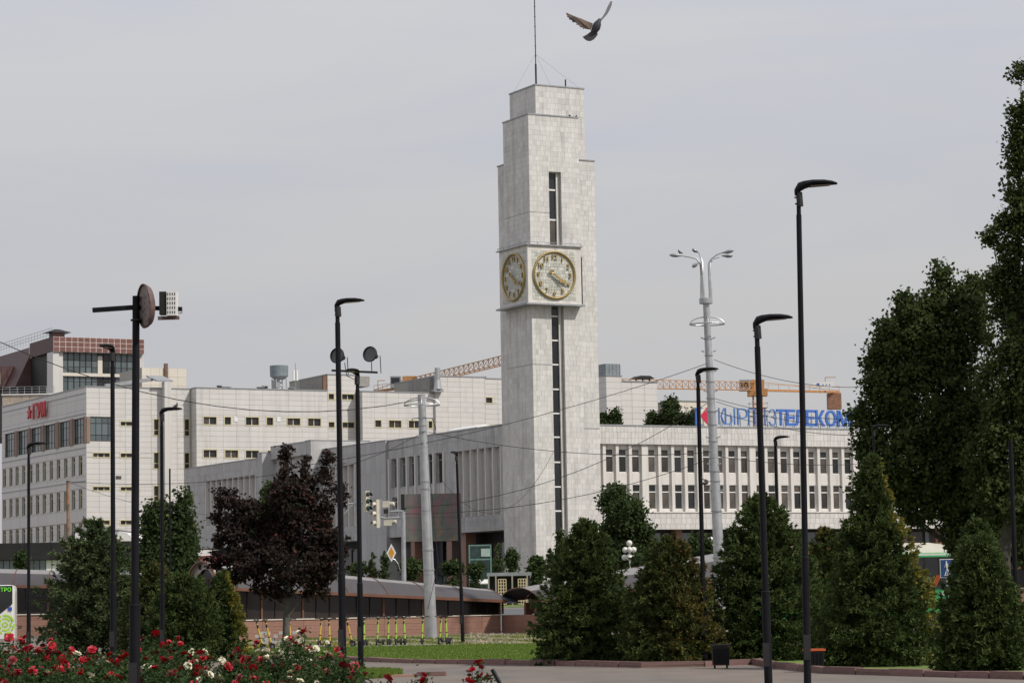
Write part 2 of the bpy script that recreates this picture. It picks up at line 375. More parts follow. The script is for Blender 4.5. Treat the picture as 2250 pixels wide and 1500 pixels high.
# ------------------------------------------------------------------ foliage
def unit(a): return a / np.maximum(np.linalg.norm(a, axis=1, keepdims=True), 1e-9)
def soup(name, C, A, B, tone, m, parent):
    n = len(C); V = np.stack([C - A, C + B, C + A, C - B], 1).reshape(-1, 3).astype(np.float32)
    me = bpy.data.meshes.new(name); me.vertices.add(4 * n); me.loops.add(4 * n); me.polygons.add(n)
    me.vertices.foreach_set('co', V.ravel()); me.loops.foreach_set('vertex_index', np.arange(4 * n, dtype=np.int32))
    me.polygons.foreach_set('loop_start', np.arange(0, 4 * n, 4, dtype=np.int32))
    at_ = me.attributes.new('tone', 'FLOAT', 'FACE'); at_.data.foreach_set('value', np.clip(tone, 0, 1).astype(np.float32))
    me.update(calc_edges=True); me.materials.append(m); return put(name, me, parent)
def broad_crown(name, blobs, parent, m, n_cl, per, cr, leaf, up_=0.5, dead=0.02, rng=None, droop=0.0):
    """clusters of leaves spread through ellipsoids (x,y,z,rx,ry,rz,weight)"""
    g = rng or RNG; w = np.array([b[6] for b in blobs]); w = w / w.sum(); Cs = []; Os = []
    for b, ww in zip(blobs, w):
        k = max(9, int(n_cl * ww)); d = unit(g.normal(size=(k, 3))); r = g.uniform(0.28, 1.0, (k, 1)) ** 0.45
        Cs.append(np.array(b[:3]) + d * r * np.array(b[3:6]) * g.uniform(0.82, 1.15, (k, 1))); Os.append(d)
    C = np.concatenate(Cs); O = np.concatenate(Os); k = len(C)
    ct = g.normal(0.34, 0.10, k); crr = g.uniform(0.55, 1.25, k) * cr
    P = np.repeat(C, per, 0) + g.normal(size=(k * per, 3)) * np.repeat(crr, per)[:, None] * 0.5 * np.array([1, 1, 0.8])
    nrm = unit(g.normal(size=(k * per, 3)) + np.repeat(O, per, 0) * 0.8 + np.array([0, 0, up_]))
    A = unit(np.cross(nrm, g.normal(size=(k * per, 3)))); B = np.cross(nrm, A)
    s = g.uniform(0.6, 1.25, (k * per, 1)) * leaf; A[:, 2] -= droop; A = unit(A)
    tone = np.repeat(ct, per) + g.normal(0, 0.08, k * per); dd = g.random(k * per) < dead; tone[dd] = g.uniform(0.8, 1, dd.sum())
    return soup(name, P, A * s * 0.55, B * s * 0.36, tone, m, parent)
def spruce_crown(name, H, Rb, parent, m, nb=520, nt=9, per=10, z0=0.1, profile=((0, .9), (.12, 1), (.35, .88), (.6, .62), (.8, .38), (.93, .17), (1, .02)), spike=0.9, needle=0.065, width=0.019, rust=None, layered=0.0, irregular=0.1, seed=0, droop=.12, tuft=.075):
    """branches in all directions, each carrying tufts of radiating needles"""
    g = np.random.default_rng(100 + seed); px_, py_ = zip(*profile)
    tt = np.linspace(0, 1, 400); w = np.interp(tt, px_, py_) + .12; c = np.cumsum(w); c /= c[-1]
    t = np.interp(g.random(nb), c, tt)
    if layered: t = np.clip(t + layered * np.sin(t * 2 * pi * 10) / 70, 0, 1)
    ang = g.uniform(0, 2 * pi, nb); prof = np.interp(t, px_, py_)
    lump = 1 + irregular * (np.sin(ang * 3 + t * 9 + seed) * 0.5 + np.sin(ang * 5 - t * 23 + seed * 2) * 0.5 + np.sin(ang * 2 + t * 41) * .4)
    ln = Rb * prof * lump * g.uniform(0.80, 1.10, nb) * (1 - layered * 0.32 * (0.5 + 0.5 * np.sin(t * 2 * pi * 10 + 1.6))) + 0.04
    sl = -0.15 + 0.75 * t ** 0.8 + g.normal(0, 0.10, nb)
    D = unit(np.stack([np.cos(ang), np.sin(ang), sl], 1)); base = np.stack([0 * t, 0 * t, z0 + t * (H - z0)], 1)
    k = nb * nt; s = 1 - g.uniform(0, 1, k) ** 1.5 * .95; Dl = np.repeat(D, nt, 0); L_ = np.repeat(ln, nt); T_ = np.repeat(t, nt)
    side = np.stack([-Dl[:, 1], Dl[:, 0], np.zeros(k)], 1); lat = g.normal(0, 1, k) * (0.03 + 0.26 * (1 - s)) * np.maximum(L_, 0.15)
    C = np.repeat(base, nt, 0) + Dl * (s * L_)[:, None] + side * lat[:, None]; C[:, 2] += -droop * s ** 2 * L_ * (1 - T_) + g.normal(0, 0.04, k) + .06 * (s > .9)
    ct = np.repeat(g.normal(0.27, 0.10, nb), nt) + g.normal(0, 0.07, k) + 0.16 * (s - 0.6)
    P = np.repeat(C, per, 0); n = len(P); Dn = np.repeat(Dl, per, 0); out = unit(Dn * .9 + g.normal(0, .62, (n, 3)) + np.array([0, 0, .22]))
    P = P + out * g.uniform(.15, 1.0, (n, 1)) * tuft; B = unit(np.cross(out, g.normal(size=(n, 3)))); sc = g.uniform(.6, 1.25, (n, 1)); tone = np.repeat(ct, per) + g.normal(0, .05, n)
    if rust:
        rx, amt, thr = rust; q = (P[:, 0] * rx[0] + P[:, 1] * rx[1]) / Rb / np.interp(np.clip((P[:, 2] - z0) / (H - z0), 0, 1), px_, py_).clip(.15)
        pr = np.clip(amt * (q - thr) / (1 - thr) + (.22 * np.sin(P[:, 2] * 4.1 + P[:, 0] * 5) if thr < 0 else 0), 0, .9); pr = np.where(q > thr, pr, 0)
        cs = np.repeat(g.random(k), per); sel = cs < pr; tone[sel] = g.uniform(.62, 1.0, sel.sum())
    q = 200; zt = g.random(q) ** 0.7; PL = np.stack([g.normal(0, 0.035, q) * (1.3 - zt), g.normal(0, 0.035, q) * (1.3 - zt), H - 0.15 + zt * 0.3 * spike], 1)
    TL = unit(g.normal(0, 0.5, (q, 3)) + np.array([0, 0, 0.6])); P = np.concatenate([P, PL]); out = np.concatenate([out, TL]); B = np.concatenate([B, unit(np.cross(TL, g.normal(size=(q, 3))))]); sc = np.concatenate([sc, np.ones((q, 1)) * 0.7]); tone = np.concatenate([tone, np.full(q, 0.45)])
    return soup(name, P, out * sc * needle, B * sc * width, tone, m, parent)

# ================================================================== GROUND
def zg(Y): return 0.0 if Y < 130 else 0.018 * (min(Y, 420) - 130)
YL = [-300, 0, 60, 98, 130, 136, 160, 190, 250, 300, 420, 3000]
def sheet(name, m, x0, x1, y0, y1, dz):
    ys = [y0] + [y for y in YL if y0 < y < y1] + [y1]; b = MB()
    for a, c in zip(ys, ys[1:]): b.quad((x0, a, zg(a) + dz), (x1, a, zg(a) + dz), (x1, c, zg(c) + dz), (x0, c, zg(c) + dz))
    return kind(b.build(name, m), 'structure')
sheet('ground', M_asphalt, -1500, 1500, -300, 3000, 0)
sheet('road', M_road, -400, 400, 137, 188, 0.005)
sheet('far_lawn', M_lawn, -60, 60, 193, 226, 0.006)
near_px = [(-300, 1441), (0, 1443), (250, 1444), (480, 1446), (677, 1449), (907, 1457), (1220, 1462), (1409, 1467), (1550, 1464), (1652, 1459), (1702, 1468), (1810, 1479), (2030, 1486), (2250, 1492), (2420, 1497)]
near = [g0(*p) for p in near_px]
far = [Vector((gx(2420, 84, 0), 84, 0)), Vector((gx(1500, 86, 0), 86, 0)), Vector((gx(1180, 97.5, 0), 97.5, 0)), Vector((gx(900, 97.5, 0), 97.5, 0)), Vector((gx(500, 96, 0), 96, 0)), Vector((gx(-300, 92, 0), 92, 0))]
def flat(name, m, pts, z):
    b = MB(); b.add([(p.x, p.y, z) for p in pts], [tuple(range(len(pts)))]); return kind(b.build(name, m), 'structure')
# the lawn is a raised bed behind its kerb, wavy soil along the verge
flat('lawn', M_lawn, near + far, 0.06)
vp = [gpos(-100, 98.2), gpos(480, 98.2), gpos(1200, 98.2), gpos(1230, 122), gpos(1195, 131), gpos(1100, 133), gpos(500, 124), gpos(-100, 118)]
flat('verge', M_dirt, vp[1:-1], 0.012)
gb = [g0(735, 1497), g0(770, 1482), g0(840, 1476), g0(870, 1477), g0(842, 1485), g0(800, 1492), g0(780, 1498)]
flat('grass_patch', M_lawn, gb, 0.03)
def kerb(name, pts, L, h, w, m=M_kerb, sand=True):
    k = thing(name, '', ''); del k['label'], k['category']; kind(k, 'structure')
    um = unit_mesh(m)
    for a, c in zip(pts, pts[1:]):
        d = (c - a); d.z = 0; n = max(1, round(d.length / L)); ang = atan2(d.y, d.x)
        for i in range(n):
            p = a + d * (i / n); s = put('kerb_stone', um, k, (p.x + random.uniform(-.01, .01), p.y, -0.02), (0, random.uniform(-.012, .012), ang + random.uniform(-.01, .01)), (d.length / n - 0.03, w, h + 0.02 + random.uniform(-.02, .02)))
    return k
kerb('kerb', near, 1.05, 0.13, 0.22)
kerb('patch_kerb', [g0(735, 1500), g0(775, 1489), g0(985, 1483)], 0.8, 0.06, 0.25, M_redstone)
kerb('verge_kerb', [gpos(480, 97.7), gpos(1200, 97.7)], 1.0, 0.07, 0.12, M_conc)
ns_ = 60000; gxs = RNG.uniform(-12.5, 3.2, ns_); gys = RNG.uniform(64, 97, ns_)
kp = gys > np.interp(gxs, [p.x for p in near], [p.y for p in near]) + 0.25
gxs, gys = gxs[kp], gys[kp]; n = len(gxs); hh = RNG.uniform(.015, .05, n)
A = np.stack([RNG.normal(0, .3, n) * hh, RNG.normal(0, .3, n) * hh, hh], 1)
sand = MB(); seg_ = []
for a_, c_ in zip(near[3:9], near[4:9]):
    n_ = int((c_ - a_).length / .25)
    for i in range(n_): seg_.append(a_ + (c_ - a_) * (i / n_))
w_ = .2; ws = []
for i in range(len(seg_)): w_ = min(.5, max(.06, w_ + random.uniform(-.08, .08))); ws.append(w_)
for i in range(len(seg_) - 1):
    a_, c_ = seg_[i], seg_[i + 1]; sand.quad((a_.x, a_.y - .02, .006), (c_.x, c_.y - .02, .006), (c_.x, c_.y - ws[i + 1] - .02, .006), (a_.x, a_.y - ws[i] - .02, .006))
kind(sand.build('sand_strip', mat('pale_sand', (.27, .235, .19), .95, var=.25, scale=4)), 'structure')
gr = soup('lawn_grass', np.stack([gxs, gys, np.full(n, .065)], 1), A, np.stack([np.full(n, .012), RNG.normal(0, .006, n), np.zeros(n)], 1), np.clip(RNG.normal(.4, .25, n), 0, 1), L_grass, None); kind(gr, 'stuff')
n = 9000; gxs = RNG.uniform(gx(720, 60, 0), gx(880, 60, 0), n); gys = RNG.uniform(57, 64, n); hh = RNG.uniform(.03, .10, n)
dd = np.interp(gxs, [gb[0].x, gb[3].x], [0.0, 0.0]); zz = EYE - (1) * 0
kp = np.array([any(False for _ in ()) or (abs((y - 60.5) / 3.0) ** 2 + abs((x - gx(800, 60, 0)) / 0.85) ** 2 < 1) for x, y in zip(gxs, gys)])
gxs, gys, hh = gxs[kp], gys[kp], hh[kp]; n = len(gxs)
gr2 = soup('tall_grass', np.stack([gxs, gys, np.full(n, .05)], 1), np.stack([RNG.normal(0, .3, n) * hh, RNG.normal(0, .3, n) * hh, hh], 1), np.stack([np.full(n, .010), np.zeros(n), np.zeros(n)], 1), np.clip(RNG.normal(.4, .25, n), 0, 1), L_grass, None); kind(gr2, 'stuff')
# rubble and pebbles on the verge
n = 1500; rb = MB()
for i in range(700):
    px = random.choice([random.uniform(960, 1200), random.uniform(1020, 1110), random.uniform(520, 960)]); Y = random.uniform(100, 131) if px > 900 else random.uniform(104, 117)
    p = gpos(px, Y); s = random.uniform(.03, .10) * (1.5 if 1030 < px < 1080 else 1); a = random.uniform(0, 3)
    rb.add([(p.x + s * cos(a + i_) * random.uniform(.7, 1.2), p.y + s * sin(a + i_) * random.uniform(.7, 1.2), .0) for i_ in (0, 2.1, 4.2)] + [(p.x, p.y, s * random.uniform(.6, 1.1))], [(0, 1, 3), (1, 2, 3), (2, 0, 3)])
kind(rb.build('rubble', mat('dusty_rubble', (.24, .20, .15), .95, var=.3)), 'stuff')
ve = 16000; gxs = RNG.uniform(-12, 2, ve); gys = RNG.uniform(99, 127, ve); hh = RNG.uniform(.02, .09, ve); kp = np.sin(gxs * 1.7 + gys * .6) + RNG.normal(0, .6, ve) > 0.2; gxs, gys, hh = gxs[kp], gys[kp], hh[kp]; n = len(gxs)
kind(soup('verge_grass', np.stack([gxs, gys, np.full(n, .02)], 1), np.stack([RNG.normal(0, .4, n) * hh, RNG.normal(0, .3, n) * hh, hh], 1), np.stack([np.full(n, .018), np.zeros(n), np.zeros(n)], 1), np.clip(RNG.normal(.7, .25, n), 0, 1), L_grass, None), 'stuff')

# ================================================================== CLOCK TOWER
T = Frame(1176.5, 255)
tw = thing('clock_tower', 'tall white marble clock tower with stepped top and golden clock dials', 'tower', matrix=T.m)
zA = T.hy(0, 1158.5, 251.5)[1]; zB = T.hy(1.0, 1175, 187.5)[1]; zC = T.hy(0.1, 1306, 355)[1]
s1 = T.rect('y', 0, 1207, 1233.5, 378, 538); s2 = T.rect('y', 0, 1217, 1244.4, 672, 1268)
sx0, sx1 = (s1[0] + s2[0]) / 2, (s1[1] + s2[1]) / 2
S1 = (sx0, sx1, s1[2], s1[3]); S2 = (sx0, sx1, 0.3, s2[3])
AX, AY, CX, CY = 5.6, 5.3, 7.4, 6.75
b = MB()
wall(b, 'y', 0, 0, AX, 0, zA, [S1, S2], 0.62); wall(b, 'x', 0, 0, AY, 0, zA, [], 0.5)
b.box(0.63, AX - 0.01, 0.63, AY - 0.01, 0, zA - 0.05)
b.box(0.01, AX - 0.01, AY - 0.02, AY, zC, zA); b.box(AX - 0.02, AX, 0.02, AY - 0.01, zC, zA)
b.box(0.02, AX - 0.02, 0.02, AY - 0.02, zA - 0.4, zA - 0.01)
b.box(AX, CX, 0.1, CY, 0, zC); b.box(0.1, AX, AY, CY - 0.002, 0, zC - 0.003)
b.box(1.4, 6.9, 1.0, 6.4, zC - 1, zB)
b.build('wall', M_marble_base, tw)
c = MB()
c.box(-.07, AX + .07, -.07, AY + .07, zA, zA + .12); c.box(1.33, 6.97, .93, 6.47, zB, zB + .13)
c.box(AX + .08, CX + .08, .02, CY + .08, zC, zC + .12); c.box(0.02, AX + .075, AY + .08, CY + .08, zC + .003, zC + .123)
c.build('coping', M_tin, tw)
cbz0 = T.hy(-.8, 1162, 665)[1]; cbz1 = T.hy(-.8, 1160, 538)[1]
bx = (-.78, 5.15, -.8, 5.1)
ti = Tiles(tw, M_marble, 'marble_tile', 295, gap=0.012, proud=.012)
hb = (-1, 5.3, cbz0, cbz1)
ti.face('y', 0, 0, AX, 0, zA, [S1, S2, hb], 0.40, 0.50, jit=.34, pri=0)
ti.face('x', 0, 0, AY, 0, zA, [(-1, 5.12, cbz0, cbz1)], 0.45, 0.50, jit=.32, pri=1)
ti.face('y', .1, AX + .01, CX, 0, zC, [], 0.40, 0.50, jit=.34, pri=0)
ti.face('x', .1, AY + .01, CY, 0, zC, [], 0.45, 0.50, jit=.32, pri=2)
ti.face('y', 1.0, 1.4, 6.9, zC, zB, [(0, AX, zC, zA)], 0.42, 0.55, jit=.22, pri=0)
ti.face('x', 1.4, 1.0, 6.4, zA, zB, [], 0.5, 0.55, jit=.2, pri=1)
ti.done()
rows1 = (.351, .761)
r_ = [T.hy(0.5, 1225, y)[1] for y in (1175, 1122, 1069, 1015, 960, 908, 855, 801, 748, 695)]
w1 = window(tw, 'y', 0, (sx0 + .0, sx1 - .05, S1[2], S1[3]), .6, M_white, [M_glass, M_glass, M_glassw], .05, 1, rows1, bar=.16)
w2 = window(tw, 'y', 0, (sx0 + .0, sx1 - .05, S2[2], S2[3]), .6, M_white, [M_glass], .05, 1, [(z - S2[2]) / (S2[3] - S2[2]) for z in r_], bar=.14)
j = MB(); j.box(sx1 - .36, sx1 - .06, .36, .6, S1[2], S1[3]); j.box(sx1 - .36, sx1 - .06, .36, .6, S2[2], S2[3]); j.build('slit_pilaster', M_plaster, tw)
# clock box
k = MB(); k.box(*bx, cbz0, cbz1); kb = k.build('clock_housing', M_plaster, tw)
k = MB(); k.box(-1.05, 5.4, -1.05, 5.5, cbz0 - .16, cbz0 - .002); k.build('lower_ledge', M_tin, tw); k = MB(); k.box(-1.0, 5.3, -1.0, 5.4, cbz1 + .002, cbz1 + .1)
k.box(-.95, 5.2, -.95, -.9, cbz1 + .28, cbz1 + .33); k.box(-.95, -.9, -.95, 5.2, cbz1 + .28, cbz1 + .33)
for i in range(6): k.box(-.95 + i * 1.2, -.9 + i * 1.2, -.94, -.91, cbz1 + .1, cbz1 + .28); k.box(-.94, -.91, -.95 + i * 1.2, -.9 + i * 1.2, cbz1 + .1, cbz1 + .28)
k.build('upper_ledge', M_tin, tw)
k = MB(); k.box(5.16, 5.34, -.70, -.02, cbz0 + .1, cbz1 - .9); k.build('gap_shade_strip', M_dark, tw)  # solid dark strip stands in for the shade in the gap beside the housing
fc = T.hy(-.8, 1217.4, 604.7); fl = T.hx(-.78, 1130.0, 612)
print('clock', fc, fl, cbz0, cbz1)
mz = MB()
def dial(kind_, c_, uc, zc, rz):
    pm = Tiles(tw, M_mosaic, 'mosaic_' + ('front' if kind_ == 'y' else 'side'), 0, proud=.03, gap=.035)
    pm.face(kind_, c_, uc - 2.42, uc + 2.42, zc - 2.42, zc + 2.42, [], .31, .33, jit=.3); pm.done()
    loc = (uc, c_ - .05, zc) if kind_ == 'y' else (c_ - .05, uc, zc)
    m = MB(); Rr = 2.27; n = 56
    for i in range(n):
        a0, a1 = 2 * pi * i / n, 2 * pi * (i + 1) / n
        P = lambda a, r, z: (r * cos(a), r * sin(a), z)
        prof = [(Rr - .11, 0), (Rr - .10, .12), (Rr, .20), (Rr + .10, .12), (Rr + .12, 0)]
        for (r0, h0), (r1, h1) in zip(prof, prof[1:]): m.quad(P(a0, r0, h0), P(a0, r1, h1), P(a1, r1, h1), P(a1, r0, h0))
    rg = m.build('clock_dial', M_gold, tw, smooth=True, loc=loc, rot=(pi / 2, 0, rz))
    for h in range(1, 13):
        a = 2 * pi * h / 12; me = text_mesh('numeral', str(h), .66, .05, M_gold, .012)
        put('numeral', me, rg, (1.76 * sin(a), 1.76 * cos(a), .07))
    def hand(nm, ang, L, tail, w, z):
        d = Vector((sin(ang), cos(ang), 0)); s = Vector((d.y, -d.x, 0)); m = MB()
        pts = [d * -tail + s * w * .3, d * L * .55 + s * w * .4, d * L * .72 + s * w * 1.0, d * L * .8 + s * w * .35, d * L, d * L * .8 - s * w * .35, d * L * .72 - s * w * 1.0, d * L * .55 - s * w * .4, d * -tail - s * w * .3]
        m.prism([(p.x, p.y) for p in pts], z, z + .06, 'xy')
        t0 = d * -tail; m.tube([(t0.x + .17 * cos(q), t0.y + .17 * sin(q), z + .03) for q in [i * 2 * pi / 12 for i in range(13)]], .05, 5)
        m.build(nm, M_gold, rg)
    hand('minute_hand', R(121), 1.75, .5, .19, .16); hand('hour_hand', R(133), 1.2, .45, .24, .24)
dial('y', -.8, fc[0], fc[1], 0); dial('x', -.78, fl[0], fc[1], -pi / 2)
sm_ = MB()
for py in (466, 800):
    zz = T.hy(0, 1168, py)[1]; MB().box(-.03, sx0 - .02, -.03, -.016, zz, zz + .05).build('expansion_joint', M_tin, tw); MB().box(-.03, -.016, -.015, AY, zz, zz + .05).build('expansion_joint', M_tin, tw)
zz = T.hy(0, 1240, 940)[1]; sm_.box(sx1 + .05, CX, -.03 + .08, .078, zz, zz + .04)
sm_.build('expansion_joint', M_tin, tw)
v = MB(); zz = zA + .12
for x_ in (5.15, 6.0): v.prism([(x_, zz), (x_ + .45 * (1 if x_ < 5.5 else -1), zz), (x_, zz + .4)], .9, 1.0)
v.build('roof_vent', M_dark, tw)
a = MB(); ax, ay = 2.6, 3.0; a.tube([(ax, ay, zB), (ax, ay, zB + 2.6)], .09, 6); a.tube([(ax, ay, zB + 2.6), (ax, ay, zB + 11)], .05, 6)
for i in range(7): a.tube([(ax - .12, ay, zB + 3.4 + i), (ax + .12, ay, zB + 3.4 + i)], .02, 4)
for gx_, gy_ in ((1.6, 1.2), (6.7, 1.2), (1.6, 6.2), (6.7, 6.2)): a.tube([(gx_, gy_, zB), (ax, ay, zB + 3.6)], .008, 4)
a.tube([(5.0, 1.3, zB), (5.0, 1.3, zB + .9)], .07, 6)
a.build('antenna_mast', M_dark, tw)

# ================================================================== LEFT WING (in the shade)
lw = thing('post_office_wing', 'long grey shaded marble wing with tall ribbed recesses running left from the clock tower', 'building', matrix=T.m)
X1 = 1.0
zr = T.hx(X1, 1000, 948)[1]; uS = T.hx(X1, 1106, 1000)[0]; u1 = T.hx(X1, 853, 1000)[0]
zb1 = T.hx(X1, 1060, 1167)[1]
rec = T.rect('x', X1, 1003, 1101, 986, 1134); rec = (max(rec[0], CY + .3), rec[1], rec[2], rec[3])
wins = [(860, 873), (879, 892), (899, 912), (918, 928), (938, 950), (957.7, 972.8)]
zt_ = T.hx(X1, 965, 1009)[1]; zbw = T.hx(X1, 965, 1061)[1]; zts = T.hx(X1, 965, 1000)[1]
WH = [(*T.rect('x', X1, a_, b_, 1005, 1060)[:2], zbw, zts + .25) for a_, b_ in wins]
low = [(*T.rect('x', X1, 862, 873, 1092, 1119)[:2], T.hx(X1, 867, 1119)[1], T.hx(X1, 867, 1092)[1])]
def wing_section(c_, ua, ub, z0, z1, holes, depth, mm=M_marble_base):
    b = MB(); wall(b, 'x', c_, ua, ub, z0, z1, holes, depth); b.box(c_ + depth, c_ + 12, ua, ub, z0, z1 - .02)
    b.quad((c_, ua, z0), (c_ + depth, ua, z0), (c_ + depth, ub, z0), (c_, ub, z0)); b.box(c_ + .01, c_ + depth, ua, ua + .01, z0, z1 - .01); b.box(c_ + .01, c_ + depth, ub - .01, ub, z0, z1 - .01)
    return b
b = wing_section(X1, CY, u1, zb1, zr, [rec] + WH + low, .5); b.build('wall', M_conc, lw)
c = MB(); c.box(X1 - .08, X1 + 12, CY, u1, zr, zr + .1)
# section 2, proud of the first
X2 = .7; u2a = u1; u2 = T.hx(X2, 686, 1050)[0]; zr2 = T.hx(X2, 850, 967.5)[1]
uc2 = T.hx(X2, 783, 1000)[0]; zb2 = T.hx(X2, 760, 1189)[1]
rec2 = T.rect('x', X2, 712, 780, 1024, 1158)
b = wing_section(X2, u2a, uc2, -1, zr2, [], .3); b2 = wing_section(X2, uc2, u2, zb2, zr2, [rec2], .5); b.v and b.build('wall', M_conc, lw); b2.build('wall', M_conc, lw)
c.box(X2 - .06, X2 + 12, u2a, u2, zr2, zr2 + .1)
# section 3 and the two piers with the raised block
X3 = .9; u3a = T.hx(X3, 600, 1050)[0]; u3 = T.hx(X3, 409, 1100)[0]; zr3 = T.hx(X3, 450, 1024)[1]; zb3 = T.hx(X3, 450, 1205)[1]
rec3 = T.rect('x', X3, 452, 562, 1050, 1150)
b = wing_section(X3, u2, u3, zb3, zr3, [rec3], .5); b.build('wall', M_conc, lw)
c.box(X3 - .06, X3 + 12, u2, u3, zr3, zr3 + .1)
p1 = T.hx(X3 - 1.7, 576, 1040)[0]; zp1 = T.hx(X3 - 1.7, 576, 994)[1]
p2 = T.hx(X2 - 1.5, 683, 1000)[0]; zp2 = T.hx(X2 - 1.5, 683, 967)[1]
zblk = T.hx(X3 - .6, 640, 975)[1]; zblk0 = T.hx(X3 - .6, 640, 1003)[1]
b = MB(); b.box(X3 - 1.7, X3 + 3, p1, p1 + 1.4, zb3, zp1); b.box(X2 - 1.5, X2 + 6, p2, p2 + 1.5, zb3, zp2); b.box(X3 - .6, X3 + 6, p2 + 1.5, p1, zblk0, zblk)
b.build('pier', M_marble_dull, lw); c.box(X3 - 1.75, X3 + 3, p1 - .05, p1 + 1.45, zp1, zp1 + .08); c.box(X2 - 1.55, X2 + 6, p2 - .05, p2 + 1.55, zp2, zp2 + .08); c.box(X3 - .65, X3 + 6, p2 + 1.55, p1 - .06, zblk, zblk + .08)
c.build('coping', M_tin, lw)
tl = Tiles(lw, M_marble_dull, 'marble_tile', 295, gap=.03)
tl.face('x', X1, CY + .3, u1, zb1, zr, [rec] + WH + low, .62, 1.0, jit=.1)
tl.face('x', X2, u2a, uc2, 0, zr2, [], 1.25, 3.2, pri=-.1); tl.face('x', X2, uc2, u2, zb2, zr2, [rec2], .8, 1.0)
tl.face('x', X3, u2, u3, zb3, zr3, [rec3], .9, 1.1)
tl.face('x', X1 + .48, rec[0], rec[1], rec[2], rec[3], [], .8, 1.2); tl.face('x', X2 + .48, rec2[0], rec2[1], rec2[2], rec2[3], [], .8, 1.4); tl.face('x', X3 + .48, rec3[0], rec3[1], rec3[2], rec3[3], [], .8, 1.4)
tl.done()
def fins(kind_, c_, rc, n, w, d0, d1, m, name='fin', ends=True):
    for i in range(n + 1):
        if not ends and i in (0, n): continue
        u = rc[0] + (rc[1] - rc[0]) * i / n
        put(name, unit_mesh(m), lw, (c_ + d0, u - w / 2, rc[2]), None, (d1 - d0, w, rc[3] - rc[2]))
fins('x', X1, rec, 6, .20, -.05, .5, M_plaster); fins('x', X2, rec2, 5, .2, -.04, .5, M_plaster); fins('x', X3, rec3, 9, .22, -.04, .5, M_plaster)
zlo_ = T.hx(X1, 900, 1136)[1]; wu = sorted([(h[0] + h[1]) / 2 for h in WH]); ed_ = [wu[0] - 1.2] + [(p_ + q_) / 2 for p_, q_ in zip(wu, wu[1:])] + [wu[-1] + 1.2]
for u_ in ed_: put('fin', unit_mesh(M_plaster), lw, (X1 - .16, u_ - .17, zlo_), None, (.155, .34, zts + .3 - zlo_))
for h in WH: window(lw, 'x', X1, (h[0], h[1], h[2], h[3]), .42, M_conc, [M_glassb, M_glass, M_glassb], .08, 1, (.78,))
for h in low: window(lw, 'x', X1, h, .42, M_white, M_glass, .08, 1, (.6,))
# ground floor set back under the overhang
g = MB(); g.box(X1 + 2.6, X1 + 9, CY, u3 - 2, -1, zb1 + .1); g.build('ground_floor', M_dark, lw)
for i in range(14):
    u = u1 - 1 - i * 1.65
    if u > CY + .5:
        put('shop_window', unit_mesh(M_glassb if i % 3 else M_glassw), lw, (X1 + 2.5, u, .5), None, (.06, 1.35, zb1 - 1.6))
for i in range(16): put('shop_window', unit_mesh(M_glass if i % 3 else M_glassb), lw, (X1 + 2.5, uc2 + 1 + i * 3.4, .6), None, (.06, 2.9, zb2 - 1.4))
for px, cw in ((905, 1.0), (985, 1.2), (1014, 1.6)):
    u = T.hx(X1 + .3, px, 1200)[0]; put('column', unit_mesh(M_redstone), lw, (X1 + .4, u - cw / 2, -.5), None, (1.2, cw, zb1 + .5))
rb_ = T.rect('x', X1 + 1.5, 434, 520, 1222, 1236); put('red_fascia', unit_mesh(M_red), lw, (X1 + 1.4, rb_[0], rb_[2]), None, (.3, rb_[1] - rb_[0], 1.0))
# posters in the recess
for px0, px1, m_ in ((990, 1003, mat('orange_poster', (.42, .15, .04), .6, var=.6, scale=2.2, col2=(.05, .09, .12))), (1016, 1026, mat('yellow_poster', (.40, .18, .05), .6, var=.6, scale=3, col2=(.30, .06, .04))), (1030, 1040, mat('teal_poster', (.05, .14, .14), .6, var=.6, scale=3, col2=(.3, .15, .05)))):
    q = T.rect('x', X1 + 2.3, px0, px1, 1192, 1245); put('poster', unit_mesh(m_), lw, (X1 + 2.3, q[0], q[2]), None, (.06, q[1] - q[0], q[3] - q[2]))
q = T.rect('x', X1 + 2.2, 955, 975, 1190, 1262); put('entrance_door', unit_mesh(mat('blue_black_door', (.02, .025, .035), .3)), lw, (X1 + 2.1, q[0], q[2]), None, (.2, q[1] - q[0], q[3] - q[2]))
# skylight vault on the roof
q0 = T.hx(X1 + 4, 978, 945); q1 = T.hx(X1 + 4, 1045, 940); s = MB()
ua, ub = min(q0[0], q1[0]), max(q0[0], q1[0])
s.loft([[(X1 + 4 + x_, u_, zr + .1 + z_) for x_, z_ in ((0, 0), (.2, .7), (1.2, 1.0), (2.2, .7), (2.4, 0))] for u_ in (ua, ub - 1.0, ub)], 0); s.build('skylight', M_white, lw)

# big screen in front of the left wing
Y = 262; p0 = at(882, 1190, Y); p1_ = at(1012, 1083, Y); W_ = p1_.x - p0.x; Hh = p1_.z - p0.z
sc_ = thing('video_screen', 'large grey outdoor video screen with faded pink and green picture hanging beside the tower', 'screen', (p0.x, Y, p0.z))
m_pic = bpy.data.materials.new('faded_screen_picture'); m_pic.use_nodes = True; nt = m_pic.node_tree; bs = nt.nodes['Principled BSDF']; bs.inputs['Roughness'].default_value = .45
t_ = nt.nodes.new('ShaderNodeTexCoord'); n_ = nt.nodes.new('ShaderNodeTexNoise'); n_.inputs['Scale'].default_value = .42; n_.inputs['Detail'].default_value = 1.5; n_.inputs['Distortion'].default_value = 1.6
r_1 = nt.nodes.new('ShaderNodeValToRGB'); nt.links.new(t_.outputs['Object'], n_.inputs[0]); nt.links.new(n_.outputs[0], r_1.inputs[0]); nt.links.new(r_1.outputs[0], bs.inputs['Base Color'])
